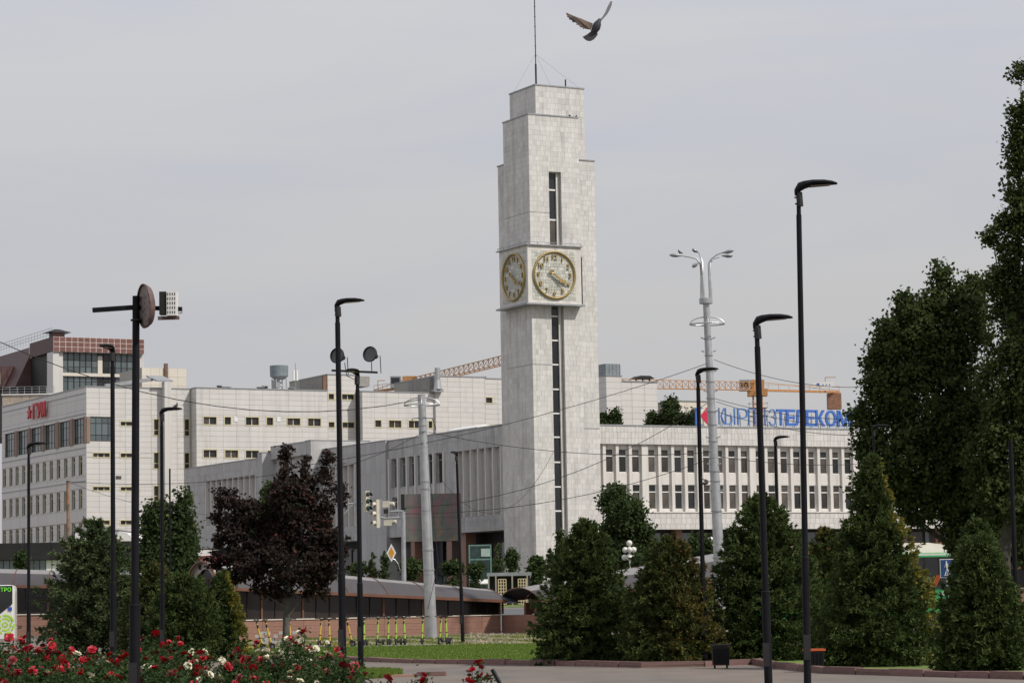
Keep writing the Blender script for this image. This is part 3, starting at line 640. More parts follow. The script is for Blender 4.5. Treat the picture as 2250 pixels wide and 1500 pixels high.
el = r_1.color_ramp.elements; el[0].position = .33; el[0].color = (.19, .10, .105, 1); el[1].position = .70; el[1].color = (.22, .14, .09, 1)
for p_, c_ in ((.42, (.14, .125, .12, 1)), (.50, (.115, .11, .105, 1)), (.57, (.12, .15, .11, 1)), (.63, (.15, .135, .12, 1))):
    x_ = el.new(p_); x_.color = c_
put('cabinet', unit_mesh(M_dark), sc_, (0, .02, 0), None, (W_, .9, Hh))
for i in range(6):
    for j_ in range(4):
        b = MB(); b.box(i * (W_ - .3) / 6 + .35, (i + 1) * (W_ - .3) / 6 + .335, -.03, .02, j_ * Hh / 4 + .01, (j_ + 1) * Hh / 4 - .01); b.build('screen_panel', m_pic, sc_)
for x_ in (.4, W_ - .5): put('bracket', unit_mesh(M_dark), sc_, (x_, .92, Hh * .5), None, (.3, 6, .3))
put('support_leg', unit_mesh(M_dark), sc_, (.5, .3, zg(Y) - p0.z), None, (.4, .4, p0.z - zg(Y))); put('support_leg', unit_mesh(M_dark), sc_, (W_ - .9, .3, zg(Y) - p0.z), None, (.4, .4, p0.z - zg(Y)))

# ================================================================== RIGHT WING (sunlit)
rw = thing('telecom_office_wing', 'cream marble office wing with two rows of narrow windows between projecting ribs', 'building', matrix=T.m)
YW = 1.6
zr = T.hy(YW, 1500, 938.5)[1]; zpb = T.hy(YW, 1500, 977.5)[1]
wz = [T.hy(YW, 1369, y)[1] for y in (1037.4, 986)] + [T.hy(YW, 1440, y)[1] for y in (1118, 1064)]
zsill = T.hy(YW, 1500, 1124)[1]; zbb = T.hy(YW, 1424, 1161)[1]
print('right wing heights', zr, zpb, wz, zsill, zbb)
cxs = [1340.4, 1369.2, 1398, 1433, 1462.3, 1490.8, 1519.2, 1552.8, 1581.9, 1609.5, 1636.5, 1667.5, 1696, 1724, 1752, 1783.4, 1811, 1837, 1864, 1894, 1920, 1946, 1972, 2001, 2027, 2052, 2077]
us = [T.hy(YW, p, 1050)[0] for p in cxs]; xe = T.hy(YW, 2097, 1050)[0]
WHr = []
for u in us: WHr += [(u - .45, u + .45, wz[0], wz[1]), (u - .45, u + .45, wz[2], wz[3])]
b = MB(); wall(b, 'y', YW, CX, xe, zbb, zr, WHr, .30); b.box(CX, xe, YW + .46, YW + 14, zbb, zr - .02); b.box(xe - .01, xe, YW, YW + .46, zbb, zr); b.quad((CX, YW, zbb), (xe, YW, zbb), (xe, YW + .46, zbb), (CX, YW + .46, zbb))
b.build('wall', M_plaster, rw)
b = MB(); b.box(CX, xe + .3, YW - .45, YW, zpb, zr); b.build('parapet', M_marble_base, rw)
b = MB(); b.box(CX, xe + .35, YW - .52, YW + 14, zr, zr + .14); b.build('coping', M_tin, rw)
b = MB(); b.box(CX + 2.4, xe, YW - .75, YW - .4, zbb - .1, zsill - .12); b.build('band', M_marble_base, rw)
b = MB(); b.box(CX + 2.2, xe, YW - .85, YW, zsill - .12, zsill); b.build('ledge', M_plaster, rw)
tr = Tiles(rw, M_marble, 'marble_tile', 295, gap=.02)
tr.face('y', YW - .45, CX, xe + .3, zpb, zr, [], .42, .62, jit=.2); tr.face('y', YW - .75, CX + 2.4, xe, zbb - .1, zsill - .12, [], .6, .62, jit=.2)
tr.done()
for h in WHr: window(rw, 'y', YW, h, .2, M_white, [M_glassw, M_glassw, M_glass], .06, 1, (.70,), bar=.1)
edges = [us[0] - .73] + [(a + b_) / 2 for a, b_ in zip(us, us[1:])] + [us[-1] + .73]
for i, u in enumerate(edges):
    gap = (us[i] - us[i - 1]) if 0 < i < len(us) else 1.46; w = max(.30, gap - .84 - .28)
    w = .34 if gap < 1.6 else .75
    put('rib', unit_mesh(M_plaster), rw, (u - w / 2, YW - .26, zsill + .001), None, (w, .26, zpb - zsill - .002))
b = MB(); b.box(CX, xe, YW + 1.2, YW + 8, -2, zbb + .05); b.build('ground_floor', M_dark, rw)
for i in range(24): put('shop_window', unit_mesh(M_glassb if i % 2 else M_glassw), rw, (CX + 1.0 + i * 1.9, YW + 1.1, zbb - 1.7), None, (1.5, .06, 1.3))
for i in range(24): put('shop_window', unit_mesh(M_glass), rw, (CX + 1.0 + i * 1.9, YW + 1.1, 0.6), None, (1.5, .06, zbb - 2.5))
for i in range(10): put('column', unit_mesh(M_redstone), rw, (CX + 5.0 + i * 4.6, YW + .5, -1), None, (.8, .6, zbb + 1))
# rooftop sign
sg = thing('rooftop_sign', 'blue rooftop lettering with a red triangular emblem along the cream office wing roof', 'sign', matrix=T.m @ Matrix.Translation((0, 0, 0)))
YS = YW + 1.0
za, zb_ = T.hy(YS, 1720, 935)[1], T.hy(YS, 1720, 899)[1]; hL = zb_ - za
fr_ = MB(); x0_, x1_ = T.hy(YS, 1528, 915)[0], T.hy(YS, 1880, 915)[0]
for z_ in (za - .35, ): fr_.bar((x0_, YS + .2, z_), (x1_, YS + .2, z_), .06)
i = x0_
while i < x1_: fr_.bar((i, YS + .2, zr), (i, YS + .2, za + hL * .6), .045); fr_.bar((i, YS + .2, zb_ - .4), (i + .5, YS + 1.4, zr), .035); i += 1.1
fr_.build('sign_frame', M_dark, sg)
seg = [('К', 1578, 1592, 0), ('Ы', 1592, 1614, 0), ('Р', 1619, 1642, 0), ('Г', 1643, 1658, 0), ('Ы', 1657, 1681, 0), ('З', 1688, 1704, 0), ('Т', 1705, 1724, 1), ('Е', 1726, 1746, 1), ('Л', 1744, 1768, 1), ('Е', 1769, 1789, 1), ('К', 1791, 1811, 1), ('О', 1812, 1836, 1), ('М', 1838, 1868, 1)]
for ch, pa, pb, bold in seg:
    me = text_mesh('letter', ch, 1.0, .0, M_blue if bold else M_blue2, .022 if bold else -.012)
    co = np.array([v.co[:] for v in me.vertices]); mn, mxx = co.min(0), co.max(0); ua, ub = T.hy(YS, pa, 915)[0], T.hy(YS, pb, 915)[0]
    bm_v = (co - (mn + mxx) / 2) / np.maximum(mxx - mn, 1e-6)
    b = MB(); n = len(co); w_, h_ = ub - ua, hL
    P2 = [(v[0] * w_, v[1] * h_) for v in bm_v]; fs = [tuple(p.vertices) for p in me.polygons]
    b.add([(x, y, .0) for x, y in P2], fs); b.add([(x, y, .18) for x, y in P2], fs)
    from collections import Counter
    ec = Counter()
    for f in fs:
        for q_ in range(len(f)): ec[tuple(sorted((f[q_], f[(q_ + 1) % len(f)])))] += 1
    for (i0, i1), c_ in ec.items():
        if c_ == 1: b.quad((*P2[i0], 0), (*P2[i1], 0), (*P2[i1], .18), (*P2[i0], .18))
    b.build('letter', M_blue if bold else M_blue2, sg, loc=((ua + ub) / 2, YS, (za + zb_) / 2), rot=(pi / 2, 0, 0))
ua, ub = T.hy(YS, 1528, 915)[0], T.hy(YS, 1557, 915)[0]; w_ = ub - ua
b = MB(); b.prism([(ua, za - .1), (ua + w_ * .28, za - .1), (ua + w_ * .28, zb_), (ua, zb_)], YS - .05, YS + .1); b.prism([(ua + w_ * .3, zb_ - .25), (ua + w_ * .65, zb_), (ua + w_ * .35, zb_)], YS - .05, YS + .1); b.prism([(ua + w_ * .3, za + .1), (ua + w_ * .65, za - .1), (ua + w_ * .3, za - .1)], YS - .05, YS + .1)
b.build('emblem_blue', M_blue, sg)
tri = [(ua + w_ * .42, (za + zb_) / 2 + .1), (ua + w_ * .42, (za + zb_) / 2 - .15), (ua + w_ * .9, za - .08), (ua + w_ * 1.02, za), (ua + w_ * 1.04, (za + zb_) / 2), (ua + w_ * 1.0, zb_ - .02), (ua + w_ * .86, zb_ + .04)]
MB().prism(tri, YS - .15, YS - .02).build('emblem_red', mat('red_emblem', (.55, .02, .06), .4), sg)

# ================================================================== DEPARTMENT STORE AND REAR BLOCKS
G = Frame(190.0, 365)
gm = thing('department_store', 'white panelled department store with red ГУМ letters and star on its shaded side', 'building', matrix=G.m)
zG = G.hy(0, 191, 850)[1]
yL = G.hx(0, 4.5, 1000)[0]
H = []                                                        # right (sunlit) face
cw = G.rect('y', 0, 197.9, 251.4, 915.5, 969)
slots = [(264.8, 304.6, 926, 935), (204.4, 241, 994.7, 1004), (264.8, 305.6, 995.5, 1004.6), (204.4, 241, 1068.7, 1077), (264.8, 305.6, 1069.3, 1077.5), (204.4, 241, 1142.7, 1152), (264.8, 304.6, 1142.7, 1152)]
vert = [(338, 348.8, 920.6, 956), (338, 348.8, 994, 1029), (338, 348.8, 1067, 1100), (405.7, 416.2, 921, 957), (405.7, 416.2, 994.7, 1029), (405.7, 416.2, 1067, 1100)]
Hs = [G.rect('y', 0, *p) for p in slots]; Hv = [G.rect('y', 0, *p) for p in vert]
x417 = G.hy(0, 417.5, 1000)[0]
big = [(11, 33.6), (39.3, 62), (67.8, 92.5), (98.2, 122.4), (130.4, 154.3), (161.7, 185.6)]
zb0, zb1_ = G.hx(0, 173, 975)[1], G.hx(0, 173, 919)[1]
Hb = [(*G.rect('x', 0, a_, b_, 940, 960)[:2], zb0, zb1_) for a_, b_ in big]
sm = []
zA_ = [(G.hx(0, 177, y0)[1], G.hx(0, 177, y1)[1]) for y0, y1 in ((1044.5, 1001), (1118.5, 1074.4), (1185, 1147.6))]
for px in (35, 85, 133, 183, 238, 290, 343, 397, 452, 508, 567, 622):
    p = px / 3.5125; uu = G.hx(0, p, 1040)[0]
    for z0_, z1_ in zA_: sm.append((uu - .75, uu + .75, z0_, z1_))
b = MB(); wall(b, 'y', 0, 0, x417 + 3, -1, zG, [cw] + Hs + Hv, .3); wall(b, 'x', 0, 0, yL, -1, zG, Hb + sm, .35)
b.box(.36, x417 + 3, .36, yL, -1, zG - .02); b.box(.02, .36, yL - .02, yL, -1, zG - .01); b.box(x417 + 2.9, x417 + 3, .02, .36, -1, zG - .03)
b.build('wall', M_panel_joint, gm)
b = MB(); b.box(-.1, x417 + 1, -.1, .4, zG, zG + .16); b.box(-.1, .4, .4, yL, zG, zG + .16); b.box(.4, x417, .4, yL - .1, zG - .01, zG + .02); b.build('coping', M_tin, gm)
tg = Tiles(gm, M_panel, 'facade_panel', 295, gap=.035)
tg.face('y', 0, 0, x417, 0, zG, [cw] + Hs + Hv, 1.9, .75, pri=0); tg.face('x', 0, 0, yL, 0, zG, Hb + sm, 4.4, 1.55, pri=5)
tg.done()
for h in Hs: window(gm, 'y', 0, (h[0] - .12, h[1] + .12, h[2] - .12, h[3] + .12), .28, M_yframe, [M_glass, M_glassw], .14, 3, (), proud=.06)
for h in Hv: window(gm, 'y', 0, (h[0] - .12, h[1] + .12, h[2] - .12, h[3] + .12), .28, M_yframe, M_glass, .14, 1, (.35,), proud=.06)
window(gm, 'y', 0, cw, .2, M_dark, M_glassb, .08, 4, (.26, .74))
for h in Hb: window(gm, 'x', 0, h, .3, M_dark, M_glassb, .08, 4, (.26, .74))
for h in sm: window(gm, 'x', 0, h, .3, M_yframe, [M_glassb, M_glassb, M_glass], .16, 1, (.72,), bar=.1)
for i in range(len(Hb)):
    e0 = Hb[i][1] if i == 0 else None
ed = sorted(Hb)
for a_, b_ in zip([(-9, 0, 0, 0)] + ed, ed):
    lo = max(a_[1], .02); put('brown_pier', unit_mesh(mat('brown_metal_pier', (.24, .155, .11), .6)), gm, (-.16, lo + .05, zb0 - .1), None, (.14, max(.1, b_[0] - lo - .1), zb1_ - zb0 + .2))
put('brown_pier', unit_mesh(MATS['brown_metal_pier']), gm, (.03, -.12, zb0), None, (cw[0] - .1, .1, zb1_ - zb0))
for zz in (G.hx(0, 188, 864)[1], G.hx(0, 188, 909)[1], G.hx(0, 188, 984)[1], G.hx(0, 188, 1057)[1]):
    put('string_course', unit_mesh(M_tin), gm, (-.08, .05, zz), None, (.07, yL - .1, .12))
for pa, pb, ch in ((59, 69.5, '*'), (71.5, 80, 'Г'), (80, 90, 'У'), (89.5, 99, 'М')):
    u_a, u_b = G.hx(-.5, pb, 900)[0], G.hx(-.5, pa, 900)[0]; zt_1 = G.hx(-.5, (pa + pb) / 2, 898.5 - (pa - 60) * .22)[1]; hgt = 2.0 if ch != '*' else 1.9
    w_ = (u_b - u_a) * .92; zc_ = G.hx(-.5, 80, 902)[1]
    if ch == '*':
        pl = [((u_a + u_b) / 2 + w_ * .5 * (1 if k_ % 2 == 0 else .42) * sin(k_ * pi / 5), zc_ - .1 + hgt * .55 * (1 if k_ % 2 == 0 else .42) * cos(k_ * pi / 5)) for k_ in range(10)]
        MB().prism(pl, -.6, -.35, 'yz').build('red_star', M_red, gm)
    else:
        me = text_mesh('letter', ch, 1.0, .10, M_red, .025)
        co = np.array([v.co[:] for v in me.vertices]); mn, mxx = co.min(0), co.max(0); me.transform(Matrix.Translation(Vector(-(mn + mxx) / 2))); me.transform(Matrix.Diagonal((w_ / (mxx[0] - mn[0]), hgt * 1.15 / (mxx[1] - mn[1]), 1, 1)))
        put('letter', me, gm, (-.45, (u_a + u_b) / 2, zc_), (pi / 2, 0, -pi / 2))
# duct bump, vents, roof floodlights
dx0, dx1 = G.hy(-1.2, 377, 950)[0] - 1.0, G.hy(-1.2, 377, 950)[0]
b = MB(); b.box(dx0, dx1, -1.2, 0, -1, zG + .9); b.build('stair_pier', M_panel, gm)
b = MB(); b.add([(dx0 - 1.2, -1.1, zG + .9), (dx1 + .3, -1.1, zG + .9), (dx1 + .3, 3, zG + 1.9), (dx0 - 1.2, 3, zG + 1.9), (dx0 - 1.2, -1.1, zG + 1.1), (dx1 + .3, -1.1, zG + 1.1), (dx1 + .3, 3, zG + 2.1), (dx0 - 1.2, 3, zG + 2.1)], [(0, 1, 2, 3), (4, 5, 6, 7), (0, 1, 5, 4), (1, 2, 6, 5), (2, 3, 7, 6), (3, 0, 4, 7)]); b.bar((dx0 - 8, 1, zG + .3), (dx0 - 1, 1, zG + 1.4), .5); b.build('roof_canopy', M_tin, gm)
vr = G.rect('y', 0, 254.8, 266.2, 1045, 1051); b = MB(); b.box(vr[0], vr[1], -.12, -.02, vr[2], vr[3]); b.build('vent_grille', M_glassw, gm)
# rear blocks share one long building
rb = thing('rear_office_block', 'long white panelled office block with small yellow framed windows behind the grey wing', 'building', matrix=G.m)
tq = Tiles(rb, M_panel, 'facade_panel', 295, gap=.035)
def block(c_, p0_, p1_, ytop, wl, ptop=None, left=None, zbot=0, side=None, back=14):
    ptop = ptop or (p0_ + p1_) / 2
    xa, xb = G.hy(c_, p0_, 900)[0], G.hy(c_, p1_, 900)[0]; z1 = G.hy(c_, ptop, ytop)[1]; hs = [G.rect('y', c_, *w) for w in wl]
    b = MB(); wall(b, 'y', c_, xa, xb, zbot, z1, hs, .3); b.box(xa, xb, c_ + .31, c_ + back, zbot, z1 - .02); b.box(xb - .02, xb, c_, c_ + .31, zbot, z1 - .03)
    wall(b, 'x', xa - .01, c_ + .001, c_ + back, zbot, z1, [], .01); b.build('wall', M_panel_joint, rb)
    put('coping', unit_mesh(M_tin), rb, (xa - .08, c_ - .1, z1), None, (xb - xa + .16, back, .14))
    tq.face('y', c_, xa, xb, zbot + (z1 - zbot) % .75, z1, hs, 2.1, .75)
    if left: tq.face('x', xa - .01, c_, c_ + left, zbot, z1, [], 1.9, .75, pri=3)
    for h in hs:
        w = h[1] - h[0]; window(rb, 'y', c_, (h[0] - .14, h[1] + .14, h[2] - .14, h[3] + .14), .28, M_yframe, [M_glass, M_glass, M_glassw], .15, 2 if w > 1.4 else 1, (), proud=.06)
    return xa, xb, z1
B1 = block(-1.9, 431, 720, 855.5, [(447, 475.4, 915.5, 932), (493.4, 507.3, 916, 932.3), (540, 568.5, 916.4, 933.5), (586, 600, 917, 934), (631, 659.6, 918.6, 934), (676.7, 704.6, 919, 935.7), (447, 476, 988, 1004.6), (494.5, 523, 988.6, 1005), (540, 568.5, 989.4, 1005.5), (588, 616, 990, 1006)], left=1.9)
B2 = block(.3, 720, 783, 824, [(722, 733.7, 865, 877), (751.3, 777.8, 866, 877.3), (722, 734.5, 927, 938.6), (752.3, 778.5, 927.7, 939.3)])
B3 = block(-1.9, 796, 955, 862, [(824.2, 837.6, 923, 937.7), (854.7, 881.7, 923.5, 939), (898, 925, 924, 939.8), (941.5, 950, 925, 940)], left=1.9)
B4 = block(-2.3, 957, 1066, 828, [], left=.4)
B5 = block(-2.0, 1066, 1180, 833.5, [(1067.5, 1081.6, 873, 885), (1068.5, 1082, 934, 945)])
for p_ in ((514, 522), (608, 616)):
    q = G.rect('y', -1.9, p_[0], p_[1], 916, 926); put('vent_grille', unit_mesh(M_white), rb, (q[0], -1.98, q[2]), None, (q[1] - q[0], .06, q[3] - q[2]))
tq.done()
# raised roof storeys with dull side walls
M_dull = mat('dull_grey_render', (0.27, 0.255, 0.235), .8, var=.1, stain=.2)
b = MB(); b.box(B2[0] - .6, B2[0] - .02, .8, 9.0, zG - 2, B2[2] - .25); b.build('penthouse_side', M_dull, rb)
b = MB(); b.box(B2[0], B2[0] + 7, .8, 9, B2[2] - 1.5, B2[2] - .05); b.build('penthouse_core', M_dull, rb)
b = MB(); b.box(B4[0] - .7, B4[0] - .03, -1.9, 5.5, B3[2] - 1, B4[2] - .15); b.build('penthouse_side', M_dull, rb)
M_rust = mat('rusty_duct', (.16, .09, .06), .7, var=.3)
b = MB(); b.box(B2[0] - .65, B2[0] - .1, .3, .75, B1[2], B2[2] - .1); b.build('duct', M_rust, rb)
# galvanised chimney and conical fan
def cyl(name, label, cat, fr, c_, px, y0, y1, wpx, m, prof=None, group=None):
    x_, z1 = fr.hy(c_, px, y0); _, z0 = fr.hy(c_, px, y1); w = fr.hy(c_, px + wpx / 2, y0)[0] - fr.hy(c_, px - wpx / 2, y0)[0]
    t = thing(name, label, cat, matrix=fr.m @ Matrix.Translation((x_, c_, z0)), group=group); return t, z1 - z0, w / 2
t, h_, r_c = cyl('chimney_stack', 'upright galvanised chimney pipe on the rear block roof left of the clock tower', 'chimney', G, -2.7, 961, 808, 861, 11, M_galv)
MB().lathe([(r_c, h_ * .5), (r_c, h_), (r_c * .85, h_), (r_c * .85, h_ - .3)], n=14).build('flue', M_galv, t, smooth=True); MB().lathe([(r_c * 1.6, h_ * .12), (r_c, h_ * .5)], n=14).build('cone', M_galv, t); MB().box(-r_c * 1.9, r_c * 1.9, -.4, 2, 0, h_ * .12).build('base_box', M_tin, t)
t, h_, r_c = cyl('roof_fan', 'large round grey extractor fan drum on a narrow neck on the white roof', 'fan', G, 4, 613, 803.5, 853, 37, M_tin)
MB().lathe([(r_c, h_ * .52), (r_c * 1.02, h_), (r_c * .9, h_), (r_c * .9, h_ - .4)], n=24).build('drum', mat('blue_grey_sheet', (.20, .235, .25), .5, .2, stain=.2), t, smooth=True)
MB().lathe([(r_c * .6, h_ * .4), (r_c * .95, h_ * .52)], n=20).build('neck', M_tin, t)
b = MB(); [b.bar((x_ * r_c * .6, y_ * r_c * .6, 0), (x_ * r_c * .6, y_ * r_c * .6, h_ * .42), .12) for x_ in (-1, 1) for y_ in (-1, 1)]; b.lathe([(r_c * .5, h_ * .08), (r_c * .15, h_ * .3)], n=12); b.box(-r_c * .7, -r_c * .1, -.6, .6, 0, h_ * .36); b.build('stand', M_tin, t)
t, h_, r_c = cyl('cell_antenna', 'thin pale cellular antenna mast beside the grey penthouse', 'antenna', G, 3, 649, 797, 860, 7, M_white)
b = MB(); b.tube([(0, 0, 0), (0, 0, h_)], .05, 5); b.build('mast', M_tin, t); b = MB(); [b.box(s_ * r_c - .12, s_ * r_c + .12, -.1, .1, h_ * .38, h_ * .75) for s_ in (-1, 1)]; b.build('antenna_panel', M_white, t)
for i, (px, w, hh_) in enumerate(((482, 6, 7), (489, 7, 5), (501, 8, 5), (572, 10, 6), (582, 8, 8), (640, 9, 6), (1062, 8, 5))):
    lab = ['dark small roof vent box, leftmost beside the drum fan', 'second dark vent box from the left on the white roof edge', 'squat dark vent box between the pairs on the white roof edge', 'wide low air unit on the roof left of the drum fan', 'dark air unit on the roof touching the drum fan stand', 'small pale hood between drum fan and antenna', 'small vent on the rear roof near the clock tower'][i]
    cc = 1.0 if px < 1000 else 0; x_, z_ = G.hy(cc, px, 853 if px < 1000 else 830); o = thing('roof_vent', lab, 'vent', matrix=G.m @ Matrix.Translation((x_, cc, (B1[2] if px < 1000 else B5[2]) + .05)), group='vents on the rear roof')
    MB().box(-w * .035, w * .035, -.4, .4, 0, hh_ * .075).build('casing', M_dark, o); MB().box(-w * .045, w * .045, -.5, .5, hh_ * .075 + .02, hh_ * .095).build('cap', M_tin, o)
# beige stair block and brown hotel behind
BH = Frame(118, 430)
bh = thing('brown_roofed_building', 'building with a brown tiled roof band over dark curtain glazing and white pillars', 'building', matrix=BH.m)
z1 = BH.hy(0, 118, 739)[1]; z0_ = BH.hy(0, 118, 771.5)[1]; xr = BH.hy(0, 317, 760)[0]; yl = BH.hx(0, 66, 770)[0]
b = MB(); b.box(0, xr, 0, 3, z0_, z1 - .01); b.box(.3, xr, 3.1, 14, z0_, z1 - .4); b.build('roof_band', M_grout, bh)
tb = Tiles(bh, M_brown, 'brown_tile', 295, gap=.13, proud=.05); tb.face('y', 0, 0, xr, z0_, z1, [], 1.02, .78); tb.done()
b = MB(); b.box(-.06, -.01, 0, yl, z0_, z1); b.box(-.01, .5, 3.02, yl, z0_, z1 - .003); b.build('band_side', M_mansard, bh)
b = MB(); b.box(.5, xr - .6, 2.2, 15, 0, z0_); b.build('core', M_dark, bh)
cg = BH.rect('y', .9, 137, 306, 773, 862)
zc_ = [BH.hy(.9, 200, y)[1] for y in (862, 838, 827, 820, 806, 792, 779)]
z_lo = cg[2] - 3
n_c = 13
for i in range(n_c):
    ua, ub = cg[0] + (cg[1] - cg[0]) * i / n_c, cg[0] + (cg[1] - cg[0]) * (i + 1) / n_c
    w_ = window(bh, 'y', .9, (ua, ub, z_lo, z0_ - .02), .3, M_dark, M_glassb if i not in (6, 7) else M_glass, .07, 1, [((q - z_lo) / (z0_ - z_lo)) for q in zc_[:-1]] + [.97], name='glazed_bay')
b = MB(); b.box(cg[0], cg[1], .75, .88, zc_[2], zc_[3]); b.build('spandrel', M_beige, bh)
b = MB(); b.box(cg[0] + (cg[1] - cg[0]) * .46, cg[0] + (cg[1] - cg[0]) * .52, 1.0, 1.08, zc_[3], z0_ - .5); b.build('blind', M_beige, bh)
px_ = BH.hy(-0, 131, 800)[0]; b = MB(); b.box(-.0, px_, .3, 3.4, -1, z0_); b.box(px_ + .1, cg[0], .6, 1.2, -1, z0_); b.box(cg[1], cg[1] + .7, .6, 3, -1, z0_); b.build('pillar', M_panel, bh)
# mansard roof to the left
ym = BH.hx(0, 62, 770)[0]; ye = BH.hx(-2, -60, 800)[0]; zm1 = BH.hx(1.5, 40, 752)[1]; zm0 = BH.hx(-2, 30, 850)[1]
b = MB(); b.loft([[(-2.2, y_, zm0), (1.0, y_, z1 - .3), (9, y_, z1 - .3), (9, y_, zm0)] for y_ in (ym, ye)]); b.build('mansard_roof', M_mansard, bh)
for px in (8, 22):
    y_, z_ = BH.hx(-.8, px, 820); b = MB(); b.box(-2.6, .5, y_ - 1.1, y_ + 1.1, z_ - 2.4, z_ + 1.1); b.build('dormer', M_mansard, bh); put('dormer_window', unit_mesh(M_yframe), bh, (-2.68, y_ - .6, z_ - 1.9), None, (.06, 1.2, 1.9))
b = MB(); b.box(-1.6, 8, ym - .02, ye, zm0 - 8, zm0 - .01); b.build('lower_storey', M_dark, bh)
rl = MB(); n_r = 22
for i in range(n_r + 1):
    y_ = yl * .35 + (ye - yl * .35) * i / n_r; rl.bar((1.2, y_, z1), (1.2, y_, z1 + 1.9), .05)
for hz in (.9, 1.35, 1.9): rl.bar((1.2, yl * .35, z1 + hz), (1.2, ye, z1 + hz), .05)
rl.build('roof_railing', M_tin, bh)
b = MB(); b.box(.9, 2.9, 3.0, 5, z1, z1 + 1.0); b.build('plant_room', M_mansard, bh)
b = MB(); b.loft([[(-.2, 2.4, z1 + 1.01), (3.9, 2.4, z1 + 1.01), (3.9, 5.6, z1 + 1.01), (-.2, 5.6, z1 + 1.01)], [(1.4, 3.6, z1 + 1.6), (2.2, 3.6, z1 + 1.6), (2.2, 4.4, z1 + 1.6), (1.4, 4.4, z1 + 1.6)]]); b.build('plant_roof', M_dark, bh)
BT = Frame(118, 385)
tt = thing('concrete_terrace', 'stained beige concrete terrace with a thin railing above the department store roof', 'terrace', matrix=Matrix.Translation((0, 0, 0)))
pA, pB = at(5, 868, 400), at(118, 870, 400); zt = pA.z
b = MB(); b.box(pA.x, pB.x, 400, 408, 5, zt); b.build('parapet', mat('stained_beige_concrete', (.36, .30, .24), .85, var=.2, stain=.4), tt); b = MB(); b.box(pA.x - .1, pB.x, 399.8, 408.2, zt, zt + .14); b.build('coping', M_white, tt)
b = MB(); [b.bar((pA.x + (pB.x - pA.x) * i / 7, 400.2, zt), (pA.x + (pB.x - pA.x) * i / 7, 400.2, zt + 1.25), .06) for i in range(8)]; [b.bar((pA.x, 400.2, zt + q), (pB.x, 400.2, zt + q), .05) for q in (.5, .9, 1.25)]; b.build('railing', M_tin, tt)
so_ = thing('beige_stair_block', 'small beige panelled block rising behind the department store roof', 'building', matrix=Frame(313, 400).m)
FB = Frame(313, 400); xa = 0; xb = FB.hy(0, 410, 830)[0]; zt = FB.hy(0, 360, 808.5)[1]
b = MB(); b.box(0, xb, .02, 10, 0, zt); b.build('core', M_panel_joint, so_); tz = Tiles(so_, M_beige, 'facade_panel', 200, gap=.04); tz.face('y', .02, 0, xb, zt - 8, zt, [], 1.5, 1.3); tz.done()
b = MB(); b.bar((xb * .53, -.1, zt - 4), (xb * .53, -.1, zt + .7), .5); b.build('rust_duct', M_rust, so_)

# rear blocks to the right of the tower
QR = Frame(1322, 330)
def simple_block(name, label, px0, px1, ytop, Y, cl=None, tw_=2.0, th_=.8, depth=8, m=M_panel, lft=False):
    f = Frame(px0, Y); zt = f.hy(0, px0 + 1, ytop)[1]; xb = f.hy(0, px1, ytop + 20)[0]; t = thing(name, label, 'building', matrix=f.m)
    b = MB(); b.box(0, xb, .02, depth, 0, zt); b.build('core', M_panel_joint, t); q = Tiles(t, m, 'facade_panel', 290, gap=.035); q.face('y', .02, 0, xb, max(0, zt - 12), zt, [], tw_, th_)
    if lft: q.face('x', 0, .02, depth, max(0, zt - 12), zt, [], tw_, th_, pri=2)
    q.done(); put('coping', unit_mesh(M_tin), t, (-.1, -.1, zt), None, (xb + .2, depth + .2, .12)); return f, t, zt, xb
f1, t1, z1, x1 = simple_block('lift_shaft_block', 'narrow white panelled shaft right of the clock tower under a blue grey box', 1338, 1366, 825.5, 335, depth=5, lft=True)
tb_ = thing('rooftop_tank', 'blue grey sheet metal box standing on the narrow white shaft', 'vent', matrix=f1.m @ Matrix.Translation((0, 0, z1 + .12)))
b = MB(); b.box(.1, x1 - .1, .2, 2.4, 0, 1.45); b.build('casing', MATS['blue_grey_sheet'], tb_); b = MB(); [b.box(.1 + (x1 - .2) * i / 4, .16 + (x1 - .2) * i / 4, .14, .2, 0, 1.45) for i in range(5)]; b.build('seam', M_tin, tb_)
f2, t2, z2, x2 = simple_block('white_rear_block', 'plain white panelled block behind the roof shrubs right of the clock tower', 1366, 1445, 838, 338)
f3, t3, z3, x3 = simple_block('low_rear_block', 'low cream panelled block half hidden behind the blue sign', 1488, 1562, 881, 345, m=M_beige)
hd = thing('roof_hood', 'curved dark roof hood on the white block right of the clock tower', 'vent', matrix=f2.m @ Matrix.Translation((f2.hy(1, 1412, 838)[0], 1, z2 + .12)))
b = MB(); b.loft([[(-1.4 + 0 * i, -.8, .4), (-.7, -.8, .75), (.7, -.8, .75), (1.4, -.8, .4)] if i == 0 else [(-1.4, 1, .4), (-.7, 1, .75), (.7, 1, .75), (1.4, 1, .4)] for i in (0, 1)]); b.build('hood', M_dark, hd); b = MB(); [b.bar((x_, 0, 0), (x_, 0, .42), .12) for x_ in (-1, 0, 1)]; b.build('stand', M_dark, hd)

